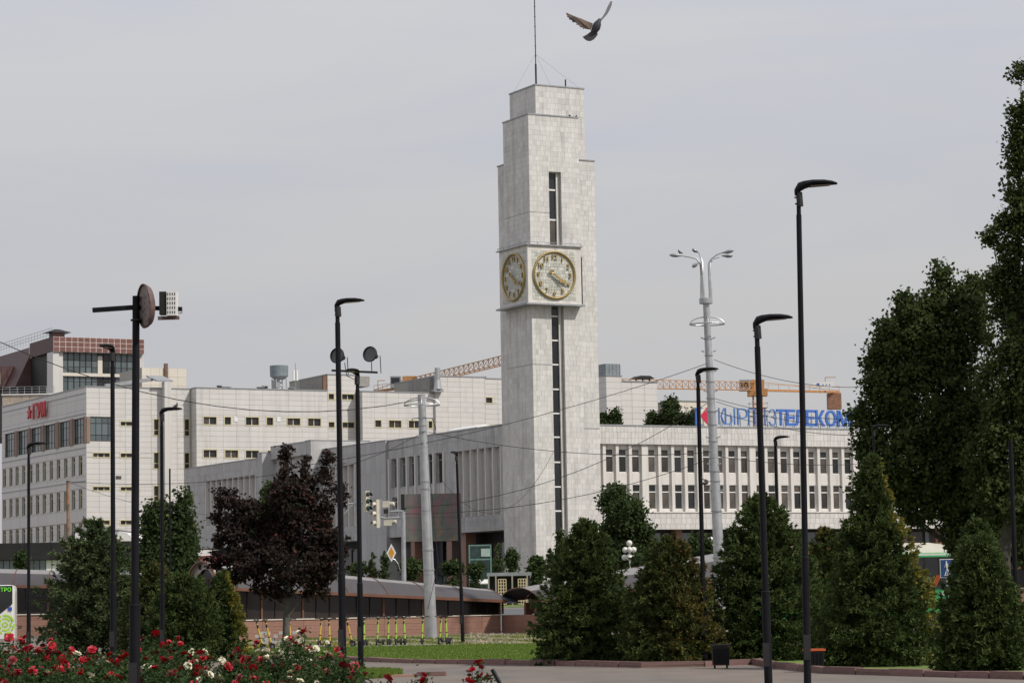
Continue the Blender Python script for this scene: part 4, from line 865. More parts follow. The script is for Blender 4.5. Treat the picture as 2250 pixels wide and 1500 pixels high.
# black glazed pavilion at the far left, white annex roof
bp = thing('black_pavilion', 'low black topped pavilion with reflecting glass in front of the department store', 'building', (0, 0, 0))
Y = 215; z_ = zg(Y)
a_, b_ = at(-60, 1190, Y), at(285, 1190, Y); zt = at(60, 1192, Y).z; zm = at(60, 1230, Y).z
mb = MB(); mb.box(a_.x, b_.x, Y, Y + 12, zm, zt); mb.box(a_.x, b_.x, Y + .4, Y + 12, z_ - .5, zm - .001); mb.build('fascia', M_dark, bp)
n_ = 26
for i in range(n_):
    xa, xb = a_.x + (b_.x - a_.x) * i / n_, a_.x + (b_.x - a_.x) * (i + 1) / n_
    mm_ = M_white if 12 <= i <= 16 else M_glassb
    put('glass_pane', unit_mesh(mm_), bp, (xa + .03, Y + .3, z_), None, (xb - xa - .06, .08, zm - z_ - .02))
for i in range(6): put('fascia_panel', unit_mesh(M_dark), bp, (a_.x + (b_.x - a_.x) * i / 6 + .02, Y - .06, zm + .02), None, ((b_.x - a_.x) / 6 - .04, .055, zt - zm - .04))
wa = thing('white_annex', 'small white annex with a rounded roof above the black pavilion', 'building', (0, 0, 0)); Y = 240
a_, b_ = at(165, 1190, Y), at(288, 1190, Y); zt = at(200, 1166, Y).z
mb = MB(); mb.prism([(a_.x, zt - 4), (b_.x, zt - 4), (b_.x, zt - .6), (b_.x - .4, zt - .2), (b_.x - 1.2, zt), (a_.x, zt)], Y, Y + 8); mb.build('body', M_white, wa); mb = MB(); mb.box(a_.x - .1, b_.x - 1, Y - .1, Y + 8.1, zt + .01, zt + .1); mb.build('roof_trim', M_tin, wa); mb = MB(); mb.box(a_.x + .4, b_.x - .6, Y - .03, Y, zt - 1.6, zt - .7); mb.build('panel', M_beige, wa)

# ================================================================== CRANES
def lattice(b, p, q, w, h, n, m=0, r=.09):
    p = Vector(p); q = Vector(q); d = (q - p); L = d.length; d.normalize(); s = d.cross(Vector((0, 0, 1))).normalized() * w / 2; u = Vector((0, 0, 1)) * h
    for o in (s, -s): b.bar(p + o, q + o, r * 1.4)
    b.bar(p + u, q + u, r * 1.6)
    for i in range(n):
        a0 = p + d * L * i / n; a1 = p + d * L * (i + 1) / n; am = (a0 + a1) / 2 + u
        for o in (s, -s): b.bar(a0 + o, am, r); b.bar(am, a1 + o, r)
        b.bar(a0 + s, a0 - s, r)
def crane(name, label, tip, mastp, back, mast_h, slew_z, D2, dark=False):
    t = thing(name, label, 'crane', (mastp.x, mastp.y, 0)); o = Vector((mastp.x, mastp.y, 0))
    tip, back = tip - o, back - o; hub = Vector((0, 0, mastp.z))
    b = MB(); lattice(b, hub, tip, 1.5, 1.6, 22, r=.085); b.build('jib', M_crane, t)
    b = MB(); b.bar(hub + Vector((0, -.7, 0)), back + Vector((0, -.7, 0)), .35); b.bar(hub + Vector((0, .7, 0)), back + Vector((0, .7, 0)), .35); k_ = hub + (back - hub) * .45
    b.bar(hub + Vector((0, 0, 1.7)), back + Vector((0, 0, .3)), .10)
    for i in range(9): q_ = hub + (back - hub) * i / 8; b.bar(q_ + Vector((0, -.7, 0)), q_ + Vector((0, -.7, 1.1)), .07)
    b.bar(hub + Vector((0, -.7, 1.1)), back + Vector((0, -.7, 1.1)), .07); b.build('counter_jib', M_crane, t)
    b = MB(); q_ = back + (hub - back).normalized() * 1.8; b.box(q_.x - 1.5, q_.x + 1.3, q_.y - 1, q_.y + 1, q_.z - 3.6, q_.z - .3); b.build('counterweight', mat('rusty_counterweight', (.25, .13, .08), .8, var=.25), t)
    b = MB(); b.box(-1.9, 1.9, -1.3, 1.3, mastp.z - 1.2, mastp.z + .2); b.box(-1.3, 1.3, -1.2, 1.2, mastp.z + .2, mastp.z + 2.0); b.build('slewing_unit', M_crane, t)
    b = MB(); b.box(-3.6, -1.6, -1.6, .2, mastp.z - .2, mastp.z + 2.0); b.build('cab', M_tin, t); put('cab_window', unit_mesh(M_glass), t, (-3.4, -1.66, mastp.z + .6), None, (1.6, .05, 1.1))
    b = MB()
    for sx in (-.85, .85):
        for sy in (-.85, .85): b.bar((sx, sy, 0), (sx, sy, mastp.z - 1.2), .2)
    zz = 4.0; k_ = 0
    while zz < mastp.z - 2.9:
        for (ax_, ay_), (bx_, by_) in (((-.85, -.85), (.85, -.85)), ((-.85, .85), (.85, .85)), ((-.85, -.85), (-.85, .85)), ((.85, -.85), (.85, .85))):
            b.bar((ax_, ay_, zz), (bx_, by_, zz + 1.7), .10); b.bar((bx_, by_, zz), (ax_, ay_, zz + 1.7), .10); b.bar((ax_, ay_, zz), (bx_, by_, zz), .1)
        zz += 1.7
    for z_ in (mastp.z - 5.2, mastp.z - 3.6):
        b.box(-1.8, 1.8, -1.8, 1.8, z_, z_ + .08)
        for q_ in (-1.8, 1.8): b.bar((q_, -1.8, z_ + 1), (q_, 1.8, z_ + 1), .06); b.bar((-1.8, q_, z_ + 1), (1.8, q_, z_ + 1), .06); b.bar((q_, -1.8, z_), (q_, -1.8, z_ + 1), .06); b.bar((0, q_, z_), (0, q_, z_ + 1), .06)
    b.build('mast', M_crane, t); return t
YC = 520
c2 = crane('tower_crane', 'orange tower crane with its mast behind the blue rooftop letters', at(1362, 852, 470), at(1664, 857, YC), at(1843, 861, YC + 25), 0, 0, 0)
qq = at(1808, 846, YC + 20); bn = thing('crane_banner', 'white banner with small blue marks on the counter jib of the right crane', 'banner', (qq.x, qq.y - 1.2, qq.z)); b = MB(); b.box(-2.3, 2.3, -.02, .02, -.6, .6); b.build('cloth', M_white, bn); put('mark', text_mesh('mark', '■  ▪ ▪ ▪', .8, .01, M_blue), bn, (0, -.05, 0), (pi / 2, 0, 0))
b = MB(); q1 = at(1813, 829, YC + 20); o1 = Vector((c2.location.x, c2.location.y, 0)); b.bar(q1 - o1 - Vector((0, 0, 1.5)), q1 - o1, .14); b.bar(q1 - o1, q1 - o1 + Vector((2.2, 0, 0)), .14); b.build('davit', M_crane, c2)
c1 = crane('tower_crane', 'orange tower crane whose jib rises to the left edge of the clock tower', at(1135, 793, 470), at(900, 850, 500), at(822, 860, 505), 0, 0, 0)
b = MB(); q1 = at(830, 836, 503); o1 = Vector((c1.location.x, c1.location.y, 0)); b.bar(q1 - o1 - Vector((0, 0, 1.5)), q1 - o1, .14); b.bar(q1 - o1, q1 - o1 + Vector((1.4, 0, 0)), .14); b.build('davit', M_crane, c1)

# ================================================================== UNDERPASS KIOSKS
def kiosk(name, label, fr, L, W, zw, ze0, ze1, r0, r1, npan, hip=0, arch=True, low_left=False):
    """glazed hall on a red stone base with a vaulted roof; ze/r = eave height and rise at x=0 and x=L"""
    t = thing(name, label, 'pavilion', matrix=fr.m)
    b = MB(); b.box(0, L, 0, .25, -.6, zw); b.box(0, L, W - .25, W, -.6, zw); b.box(0, .25, .25, W - .25, -.6, zw); b.box(L - .25, L, .25, W - .25, -.6, zw); b.build('base_wall', M_panel_joint, t)
    put('sill', unit_mesh(M_beige), t, (-.04, -.07, zw), None, (L + .08, .36, .05))
    tt_ = Tiles(t, M_redstone, 'stone_slab', 200, gap=.012, proud=.025); tt_.face('y', 0, 0, L, 0, zw, [], 1.1, .3); tt_.face('x', 0, 0, W, 0, zw, [], 1.1, .3, pri=2); tt_.done()
    f = lambda x: x / L
    E = lambda x: ze0 + (ze1 - ze0) * f(x); Rr = lambda x: r0 + (r1 - r0) * f(x)
    n = npan
    for i in range(n):
        xa, xb = L * i / n, L * (i + 1) / n
        b = MB(); b.add([(xa + .05, .1, zw + .05), (xb - .05, .1, zw + .05), (xb - .05, .1, E(xb)), (xa + .05, .1, E(xa))], [(0, 1, 2, 3)]); b.build('glass_pane', M_kg, t)
    for i in range(n + 1):
        for y_ in (.08, W - .08): MB().bar((L * i / n, y_, zw + .05), (L * i / n, y_, E(L * i / n)), .09).build('mullion', M_copper, t)
    for i in range(n):
        for q_ in (.33, .66): x_ = L * (i + q_) / n; MB().bar((x_, .06, zw + .05), (x_, .06, E(x_)), .035).build('glazing_bar', M_dark, t)
    def sec(x, k=1.0, y0=-.55, y1=None, dz=0):
        y1 = W + .55 if y1 is None else y1; pts = []
        for i in range(13):
            a = pi * i / 12; u_ = -cos(a); pts.append((x, (y0 + y1) / 2 + (y1 - y0) / 2 * u_, E(x) + Rr(x) * ((1 - abs(u_) ** 2.0) if not arch else (1 - abs(u_) ** 2.2)) + dz))
        return pts
    for i in range(n):                                # front roof panels
        xa, xb = L * i / n + .03, L * (i + 1) / n - .03; sa, sb = sec(xa), sec(xb); b = MB()
        b.loft([sa[:5], sb[:5]], closed=False); b.loft([[(p[0], p[1], p[2] - .05) for p in q[:5]] for q in (sa, sb)], closed=False); b.build('roof_panel', M_roofp, t, smooth=True)
        b = MB(); b.loft([sa[4:9], sb[4:9]], closed=False); b.build('ridge_panel', M_roofl, t, smooth=True)
        b = MB(); b.loft([sa[8:], sb[8:]], closed=False); b.build('roof_panel', M_roofp, t, smooth=True)
    b = MB()
    for i in range(n + 1): b.tube([(p[0], p[1], p[2] + .015) for p in sec(L * i / n)], .025, 4)
    b.build('roof_rib', M_copper, t)
    b = MB(); b.bar((0, -.55, E(0) - .02), (L, -.55, E(L) - .02), .08, .14); b.bar((0, W + .55, E(0) - .02), (L, W + .55, E(L) - .02), .08, .14); b.bar((0, .0, E(0) - .05), (L, 0, E(L) - .05), .1, .1); b.build('eave_beam', M_copper, t)
    if arch:
        so, si = sec(-.05), sec(-.05, y0=.1, y1=W - .1, dz=-.35); b = MB()
        b.loft([so, si], closed=False); b.loft([sec(-.3), so], closed=False); b.build('arch_portal', mat('pale_portal_panel', (.36, .33, .31), .6), t)
        b = MB(); b.tube([(p[0] - .2, p[1], p[2] + .02) for p in so], .07, 5); b.build('arch_trim', M_copper, t)
        for i in (3, 5, 7, 9): p = so[i]; q = si[i]; put('wall_lamp', unit_mesh(M_dark), t, (-.18, (p[1] + q[1]) / 2, (p[2] + q[2]) / 2 - .12), None, (.12, .1, .22))
        b = MB(); b.add([(.05, .1, zw), (.05, W - .1, zw)] + [(.05, p[1], p[2]) for p in si[::-1]], [tuple(range(2 + len(si)))]); b.build('end_glass', M_kg, t)
    if hip:
        s1_ = sec(L); e = L + 1.1; b = MB(); o = len(s1_)
        b.add(s1_ + [(e, -.3, E(L) - .12), (e, W + .3, E(L) - .12)], [tuple(list(range(0, 7)) + [o]), tuple([6, 7, 8, 9, 10, 11, 12, o + 1]), (6, o + 1, o)]); b.build('hip_glass', M_hip, t)
    b = MB(); b.box(.3, L - .3, W * .45, W * .5, -.5, zw + .6); b.build('inner_parapet', M_copper, t)
    return t
M_kg = mat('brown_tinted_glass', (.022, .017, .016), .12, var=.4, scale=.5, island=.4, spec=.4)
M_hip = mat('blue_grey_glass', (.13, .17, .21), .2, var=.15)
K1 = Frame(482, 126)
kL = K1.hy(0, 1100, 1370)[0]
def eh(fr, c_, px, py): return fr.hy(c_, px, py)[1]
kiosk('underpass_pavilion', 'long vaulted underpass pavilion with red granite base behind the row of scooters', K1, kL, 3.6, .90, 2.45, 1.62, 1.3, .62, 7, hip=1)
K2 = Frame(1172, 130)
kL2 = K2.hy(0, 1625, 1330)[0]
kiosk('underpass_pavilion', 'vaulted underpass pavilion half hidden behind the right hand spruces', K2, kL2, 3.6, .92, 1.62, 2.6, .62, 1.3, 7, arch=False)
K0 = Frame(-120, 140, 4)
kiosk('underpass_pavilion', 'vaulted underpass pavilion behind the bus at the left edge', K0, K0.hy(0, 330, 1340)[0], 3.6, 1.15, 2.8, 2.45, .95, .8, 6, arch=False)
K3 = Frame(2150, 122, 0)
kiosk('underpass_pavilion', 'vaulted underpass pavilion at the right edge beyond the green bus', K3, 9, 3.6, 1.75, 2.75, 2.75, .85, .85, 4, arch=False)
# stacked paving blocks against the wall
st = thing('paver_stack', 'stack of old grey paving blocks by the red wall behind the yellow scooters', 'paving blocks', gpos(560, 112))
for i in range(9):
    for j in range(4):
        if random.random() < .86 - j * .08: put('paving_block', unit_mesh(M_conc), st, (i * .2 + random.uniform(-.02, .02), random.uniform(-.05, .15), j * .13), (0, 0, random.uniform(-.08, .08)), (.185, .3, .12))

# ================================================================== LAMP POSTS
def lamp_post(label, px, ytop, Y, face='right', head=True, lean=0.0, wt=.085, wb=.12, joint=.29, flood=None, group='black street lamps', Hh=None, hl=.55):
    """face: which way the lamp head points as seen from the path"""
    zt = ztop(px, ytop, Y); base = gpos(px, Y); base.x = at(px, ytop, Y).x + lean * zt; base.z = zg(Y)
    H = zt - base.z; t = thing('street_lamp', label, 'street lamp', base, 0, group)
    L_ = Vector((-lean * H, 0, H)); q = lambda k: (L_.x * k, 0, L_.z * k)
    nk = 1 - .45 / H if head else 1 - .02 / H
    b = MB(); b.tube([(0, 0, 0), q(joint)], [wb / 2, wb / 2], 14); b.build('lower_pole', M_black, t, smooth=True)
    b = MB(); b.tube([q(joint), q(joint + .002)], wb / 2 + .008, 14); b.tube([(0, 0, .0), (0, 0, .06)], wb, 12); b.build('collar', M_dark, t)
    b = MB(); b.tube([q(joint), q(nk)], [wt / 2 + .006, wt / 2], 12); b.build('upper_pole', M_black, t, smooth=True)
    b = MB(); b.box(L_.x * nk * .3 - wb / 2 - .004, L_.x * nk * .3 + .03, -wb / 2 - .006, -wb / 2 + .02, H * .1, H * .1 + .35); b.build('service_door', M_dark, t)
    if head:
        a = {'right': 0, 'away': pi / 2, 'toward': -pi / 2 - .35, 'left': pi, 'rt': -.5}[face]
        top = Vector(q(1.0)); b = MB(); b.tube([q(nk), top - Vector((0, 0, .1))], wt * .42, 10); b.build('neck', M_black, t)
        b = MB(); secs = []
        for k_, (x_, z_, w_, h_) in enumerate(((-.06, -.10, .045, .05), (0, -.03, .06, .07), (.08, .0, .10, .06), (.2, .02, .13, .045), (.36, .015, .12, .04), (.48, 0, .085, .03), (hl, -.015, .03, .015))):
            secs.append([(x_, w_ * cos(u), z_ + h_ * sin(u)) for u in [i * 2 * pi / 12 for i in range(12)]])
        b.loft(secs); h = b.build('lamp_head', M_black, t, smooth=True, loc=tuple(top - Vector((0, 0, .03))), rot=(0, -.06, a))
        b = MB(); b.prism([(.16, -.09), (.44, -.075), (.46, 0), (.44, .075), (.16, .09)], -.032, -.026, 'xy'); b.build('lens', mat('lamp_lens', (.16, .12, .10), .3), h)
        b = MB(); b.tube([(0, 0, -.30), (0, 0, -.1)], wt * .62, 10); [b.tube([(-.07, 0, z_), (.0, 0, z_)], .012, 5) for z_ in (-.26, -.17)]; b.build('clamp', M_dark, h)
    return t, H, L_
lamp_post('tallest black lamp post in the picture, its flat head pointing right', 1754, 403, 37, lean=-.010, wt=.075, wb=.105)
lamp_post('black lamp post with a broad head leaning beside the tallest lamp post', 1662, 697, 40, lean=.006, wt=.09, wb=.125)
lamp_post('slim black lamp post in front of the purple maple with its head pointing right', 741, 660, 53, lean=.004, wt=.105, wb=.15)
lamp_post('black lamp post before the cream office wing, left of the silver pole', 1533, 812, 64.5, lean=0, wt=.10, wb=.14, face='rt')
lamp_post('black lamp post before the department store, seen from behind, left of the round floodlight', 247, 762, 60, face='toward', wt=.10, wb=.15)
lamp_post('black lamp post with a pigeon perched on its head', 355, 898, 70, wt=.09, wb=.13)
lamp_post('small black lamp post at the far left in front of the department store', 63, 974, 77, wt=.085, wb=.12)
lamp_post('thin distant dark post without visible head beside the pigeon lamp', 373, 1028, 110, head=False, wt=.07, wb=.13)
lamp_post('thin black lamp post between the silver pole and the clock tower', 1003, 994, 104, face='toward', wt=.10, wb=.15, lean=.018)
lamp_post('thin distant lamp post in front of the cream wing, between the two nearest poles', 1703, 960, 93.5, face='rt', wt=.11, wb=.15)
lamp_post('thin lamp post before the big dark tree, its head pointing right', 1919, 935, 84, wt=.08, wb=.12)
lamp_post('black lamp post at the right edge beside the bus, its top lost in the tree', 2220, 965, 60, head=False, wt=.10, wb=.15, joint=.42)
# post with two round floodlights
t, H, L_ = lamp_post('black lamp post carrying two round floodlights on a crossbar', 785, 815, 64, face='toward', wt=.105, wb=.14, group='black street lamps')
b = MB(); b.bar((-.62, -.08, H + .02), (.50, -.08, H - .05), .05); b.build('crossbar', M_dark, t)
def floodlight(parent, p, d, r, m=M_dark):
    b = MB(); b.lathe([(r * .30, -.26), (r * .38, -.22), (r * .55, -.12), (r, .0), (r * 1.03, .05), (r, .06), (r * .92, .02), (r * .9, -.005)], n=22, axis=d, c=p); o = b.build('floodlight', m, parent, smooth=True)
    b = MB(); b.lathe([(r * .93, .0), (r * .93, .012)], n=22, axis=d, c=p); b.build('lens', mat('floodlight_glass', (.085, .09, .09), .18, var=.4, scale=3), o)
    b = MB(); q = Vector(p); b.bar(q + Vector((.22, .2, -.02)), q + Vector((.24, .14, -.45)), .02); b.bar(q + Vector((.02, .0, -r)), q + Vector((.02, .1, -.45)), .02); b.build('yoke', m, o); return o
floodlight(t, (-.47, 0, H + .38), (-.45, -.8, .12), .19); floodlight(t, (.33, 0, H + .40), (-.45, -.8, .12), .19)
b = MB(); b.tube([(-.3, -.1, H + .2), (-.25, -.1, H - .12), (-.05, -.1, H - .22), (.0, -.1, H - .1)], .01, 4); b.build('cable', M_rubber, t)
# nearest left post with the rusty round floodlight
t, H, L_ = lamp_post('thick black post carrying a rusty round floodlight and white ballast box', 299, 647, 34.6, head=False, wt=.095, wb=.145, lean=-.008, group='black street lamps')
xo = L_.x
b = MB(); b.bar((xo - .57, -.02, H - .20), (xo + .02, -.02, H - .17), .06); b.bar((xo + .03, .04, H - .17), (xo + .6, .04, H - .20), .055); b.build('crossbar', M_black, t)
b = MB(); b.tube([(xo, 0, H - .35), (xo, 0, H - .33)], .075, 12); b.build('collar', M_dark, t)
dd_ = Vector((-.84, -.40, -.06)).normalized(); cpt = Vector((xo + .15, -.14, H - .17))
M_rlamp = mat('rusty_reflector', (.10, .06, .055), .6, var=.4, scale=9)
b = MB(); b.lathe([(.06, -.09), (.15, -.08), (.25, -.045), (.285, .0), (.295, .035), (.285, .04), (.27, .0)], n=28, axis=dd_, c=cpt); fl_ = b.build('floodlight', M_rlamp, t, smooth=True)
md = bpy.data.materials.new('spotted_lens'); md.use_nodes = True; nt = md.node_tree; bs = nt.nodes['Principled BSDF']; bs.inputs['Roughness'].default_value = .6
vo = nt.nodes.new('ShaderNodeTexVoronoi'); vo.inputs['Scale'].default_value = 16; tcn = nt.nodes.new('ShaderNodeTexCoord'); rr_ = nt.nodes.new('ShaderNodeValToRGB'); nt.links.new(tcn.outputs['Object'], vo.inputs[0]); nt.links.new(vo.outputs['Distance'], rr_.inputs[0]); nt.links.new(rr_.outputs[0], bs.inputs[0])
rr_.color_ramp.elements[0].position = .22; rr_.color_ramp.elements[0].color = (.05, .035, .035, 1); rr_.color_ramp.elements[1].position = .36; rr_.color_ramp.elements[1].color = (.22, .18, .16, 1)
b = MB(); b.lathe([(.27, .005), (.27, .012)], n=28, axis=dd_, c=cpt); b.build('lens', md, fl_)
bb = cpt + Vector((.27, .10, .03)); b = MB(); b.box(bb.x - .10, bb.x - .01, bb.y - .08, bb.y + .08, bb.z - .14, bb.z + .16); b.build('ballast', M_dark, t)
b = MB(); b.box(bb.x, bb.x + .13, bb.y - .1, bb.y + .08, bb.z - .16, bb.z + .16); bo = b.build('ballast_cover', M_white, t)
for i in range(4):
    for j in range(5): put('slot', unit_mesh(M_dark), bo, (bb.x + .012 + i * .03, bb.y - .104, bb.z - .135 + j * .06), None, (.010, .005, .035))
b = MB(); b.bar(cpt + Vector((.15, .05, -.16)), cpt + Vector((.42, .12, -.15)), .045); b.tube([(xo + .60, .04, H - .2), (xo + .60, .04, H - .25), (xo + .52, .04, H - .26)], .006, 4); b.build('bracket', M_rlamp, t)

# ================================================================== TROLLEY POLES, WIRES, SIGNALS
def big_pole(name, label, px0, py0, Y, px1, py1, w0, w1, arms=False):
    base = gpos(px0, Y); top = at(px1, py1, Y); H = top.z - base.z; dx = top.x - base.x; s = Y / F
    t = thing(name, label, 'utility pole', base)
    P = lambda k: Vector((dx * k, 0, H * k)); R_ = lambda k: (w0 + (w1 - w0) * k) * s / 2
    for a, c in ((0, .26), (.26, .52), (.52, .78), (.78, 1.0)):
        b = MB(); b.tube([P(a), P(c - .001)], [R_(a) * 1.0, R_(c) * 1.03], 20); b.build('pole_section', M_galv, t, smooth=True)
    return t, P, R_, H
def band(b, P, R_, k, e=1.12, h=.06):
    p = P(k); b.tube([p - Vector((0, 0, h / 2)), p + Vector((0, 0, h / 2))], R_(k) * e, 16)
def hoop(t, P, R_, k, r, arch):
    c = P(k); b = MB(); b.tube([c + Vector((r * cos(a), r * .8 * sin(a), 0)) for a in [i * 2 * pi / 28 for i in range(29)]], .035, 6)
    for a in (0, pi / 2, pi, 3 * pi / 2):
        b.tube([c + Vector((r * cos(a) * cos(u), r * .8 * sin(a) * cos(u), arch * sin(u))) for u in [i * (pi / 2) / 7 for i in range(8)]], .03, 6)
    b.build('hoop', M_galv, t)
t, P, R_, H = big_pole('trolley_pole', 'thick silver trolley wire pole standing among the lime green scooters', 948, 1402, 119, 926, 866, 26, 16)
hoop(t, P, R_, .955, .80, .35); b = MB(); [band(b, P, R_, k) for k in (.28, .36, .61, .64, .845, .87)]; b.build('clamp_band', M_tin, t)
b = MB(); b.tube([P(.64) + Vector((.25, -.2, 0)), P(.3) + Vector((.45, -.35, 0)), P(.12) + Vector((-.1, -.3, 0))], .012, 4); b.tube([P(.9) + Vector((-.5, -.1, -.3)), P(.9) + Vector((-.45, -.1, 0)), P(.9) + Vector((-.1, -.1, .02))], .02, 4); b.tube([P(.9) + Vector((.1, -.1, 0)), P(.9) + Vector((.45, -.1, 0)), P(.88) + Vector((.6, -.1, -.3))], .02, 4); b.build('cable', M_rubber, t)
t, P, R_, H = big_pole('trolley_pole', 'tall silver pole topped by a cluster of curved lamp arms before the cream wing', 1588, 1396, 125, 1551, 658, 26, 13.5)
hoop(t, P, R_, .925, .82, .35); b = MB(); [band(b, P, R_, k, 1.2, .05) for k in (.12, .22, .36, .45, .48, .57, .62, .66, .70, .75, .79, .83, .88)]; b.build('clamp_band', M_tin, t)
b = MB(); [b.bar(P(k) + Vector((s_ * .2, -.1, 0)), P(k) + Vector((s_ * .34, -.1, .06)), .06) for k in (.42, .5, .58, .66, .72, .78, .84, .88) for s_ in (-1, 1)]; b.build('step_bolt', M_tin, t)
b = MB(); c = P(1.0); b.tube([c - Vector((0, 0, .2)), c + Vector((0, 0, .05))], .32, 16); b.tube([c + Vector((.18 * cos(a), .18 * sin(a), -.62)) for a in (0, .01)], .03, 6); b.build('lamp_ring', M_galv, t)
s = 125 / F
def px3(x, y, dy=0): p = at(x, y, 125 + dy) - Vector(t.location); return p
for pts, hd, dr in ((((1541, 656), (1541, 600), (1539, 580), (1530, 568), (1518, 565), (1500, 562)), ((1500, 562), (1471, 560)), 0), (((1547, 656), (1544, 600), (1543, 575), (1538, 560), (1535, 555)), ((1535, 555), (1521, 547)), .8), (((1560, 656), (1558, 600), (1557, 580), (1562, 570), (1574, 560), (1585, 556)), ((1585, 556), (1612, 550)), 0), (((1563, 656), (1561, 600), (1560, 580), (1566, 569), (1580, 565)), ((1585, 562), (1610, 562)), .5), (((1544, 656), (1541, 605), (1540, 585), (1537, 576)), ((1536, 576), (1521, 587)), -.7)):
    n_ = len(pts); b = MB(); b.tube([px3(x, y, dr * max(0, i - 1) / (n_ - 1)) for i, (x, y) in enumerate(pts)], [.055, .05, .045, .04, .036, .033][:n_], 8); am = b.build('lamp_arm', M_galv, t, smooth=True)
    a_, c_ = px3(*hd[0], dr), px3(*hd[1], dr); b = MB(); m_ = (a_ + c_) / 2
    b.tube([a_, a_ * .75 + c_ * .25, m_, a_ * .2 + c_ * .8, c_], [.04, .09, .16, .15, .05], 10, flat=(1.0, .6)); b.build('lamp_head', M_tin, am, smooth=True)
def wire(label, A, B, sag, r=.014, n=14):
    A, B = Vector(A), Vector(B); m_ = (A + B) / 2; pts = [A + (B - A) * i / n - Vector((0, 0, sag * 4 * (i / n) * (1 - i / n))) for i in range(n + 1)]
    b = MB(); b.tube([p - m_ for p in pts], r, 4); o = b.build('overhead_wire', M_dark, None, loc=tuple(m_)); return tag(o, label, 'wire', 'overhead wires')
wire('overhead wire crossing the department store up to the first silver pole', at(-200, 650, 105), at(920, 878, 119), 2.1, .018)
wire('wire climbing from the maple past the clock tower to the lamp cluster pole', at(620, 1030, 116), at(1558, 797, 125), .5)
wire('short wire rising from the maple to the first silver pole', at(660, 1047, 110), at(938, 944, 119), .3)
wire('slack wire dropping from the first silver pole across the tower base to the right', at(941, 949, 119), at(1574, 992, 125), .5)
wire('wire from the screen corner up to the second silver pole below the red emblem', at(888, 1116, 121), at(1556, 884, 125), 1.1)
wire('lowest wire running from the traffic signals across the tower foot', at(888, 1128, 121), at(1580, 1000, 125), .7)
wire('wire across the left buildings at second floor height', at(150, 1057, 150), at(760, 1017, 128), .5)
wire('wire falling from the second silver pole to the right into the tree', at(1569, 790, 125), at(1900, 850, 132), .4)
wire('upper of the wires crossing the blue letters', at(1573, 876, 125), at(1900, 920, 135), .3)
wire('middle wire crossing the blue letters', at(1574, 882, 125), at(1900, 935, 135), .35)
wire('lower wire crossing the blue letters toward the tree', at(1578, 905, 125), at(1900, 956, 135), .3)
wire('wire crossing the top window row of the cream wing', at(1582, 1003, 125), at(1900, 1018, 135), .2)
wire('thin looping wire hanging before the tower shaft', at(960, 1040, 122), at(1220, 985, 125), 2.4, .009)
wire('wire over the dark pavilion at the left of the maple', at(155, 1060, 150), at(455, 1130, 140), .3, .010)
rp = thing('rusty_pole', 'bare rusty orange pole before the department store behind the layered spruce', 'pole', gpos(150, 145)); rp_h = at(152, 1058, 145).z - rp.location.z
MB().tube([(0, 0, 0), (.03, 0, rp_h * .5), (0.0, 0, rp_h)], [.13, .11, .09], 10).build('shaft', mat('rusty_orange_metal', (.26, .13, .07), .8, var=.5, scale=2.5, col2=(.20, .16, .13)), rp, smooth=True); MB().tube([(0, 0, rp_h), (0, 0, rp_h + .05)], .11, 10).build('cap', M_dark, rp)
# traffic signals
Y = 140; base = gpos(886, Y); ts = thing('traffic_signal', 'grey pole with arms carrying cream traffic light heads above the pavilion', 'traffic light', base)
def lp(x, y, dy=0): return at(x, y, Y + dy) - base
b = MB(); b.tube([lp(889, 1395), lp(886, 1124)], [.13, .115], 14); b.build('pole', M_galv, ts, smooth=True)
b = MB(); b.tube([lp(888, 1122), lp(858, 1123)], .045, 8); b.tube([lp(884, 1136), lp(846, 1138)], .04, 8); b.tube([lp(812, 1101, .3), lp(755, 1108, .3), lp(700, 1112, .3)], .04, 8); b.tube([lp(790, 1105, .3), lp(770, 1112, .3), lp(756, 1130, .3)], .03, 8); b.tube([lp(836, 1096), lp(836, 1156)], .04, 8); b.tube([lp(846, 1138), lp(836, 1136)], .05, 8); b.build('arm', M_galv, ts)
b = MB(); b.tube([lp(873, 1130), lp(873, 1124)], .02, 4); b.lathe([(.05, -.05), (.10, 0), (.05, .06)], c=lp(889, 1117), n=10); b.build('camera_dome', M_dark, ts)
M_tl = mat('cream_signal_housing', (.50, .47, .38), .5, var=.12); M_tlg = mat('dark_green_visor', (.015, .05, .035), .5)
def head(x, y, hpx, ang, mv):
    c_ = lp(x, y); h = hpx * Y / F; o = put('signal_head', None, ts); 
    b = MB(); b.box(-.15, .15, -.06, .14, -h / 2, h / 2); me_o = b.build('signal_head', M_tl, ts, loc=tuple(c_), rot=(0, 0, ang)); bpy.data.objects.remove(o)
    for i, cc_ in enumerate(((.30, .02, .02), (.10, .06, .02), (.02, .08, .05))):
        z_ = h * (.33 - .33 * i); b = MB(); b.lathe([(.12, .0), (.11, .02)], n=14, axis=(0, -1, 0), c=(0, -.06, z_)); b.build('lens', mat('signal_lens_%d' % i, cc_, .3), me_o)
        b = MB(); b.loft([[(.14 * cos(a), -.07, z_ + .14 * sin(a)) for a in [-.35 + k_ * (pi + .7) / 10 for k_ in range(11)]], [(.13 * cos(a), -.30 + .05 * sin(a), z_ - .03 + .13 * sin(a)) for a in [-.35 + k_ * (pi + .7) / 10 for k_ in range(11)]]], closed=False); b.build('visor', mv, me_o)
    return me_o
head(806, 1101, 46, .9, M_tlg); head(826, 1128, 62, -.9, M_tl)
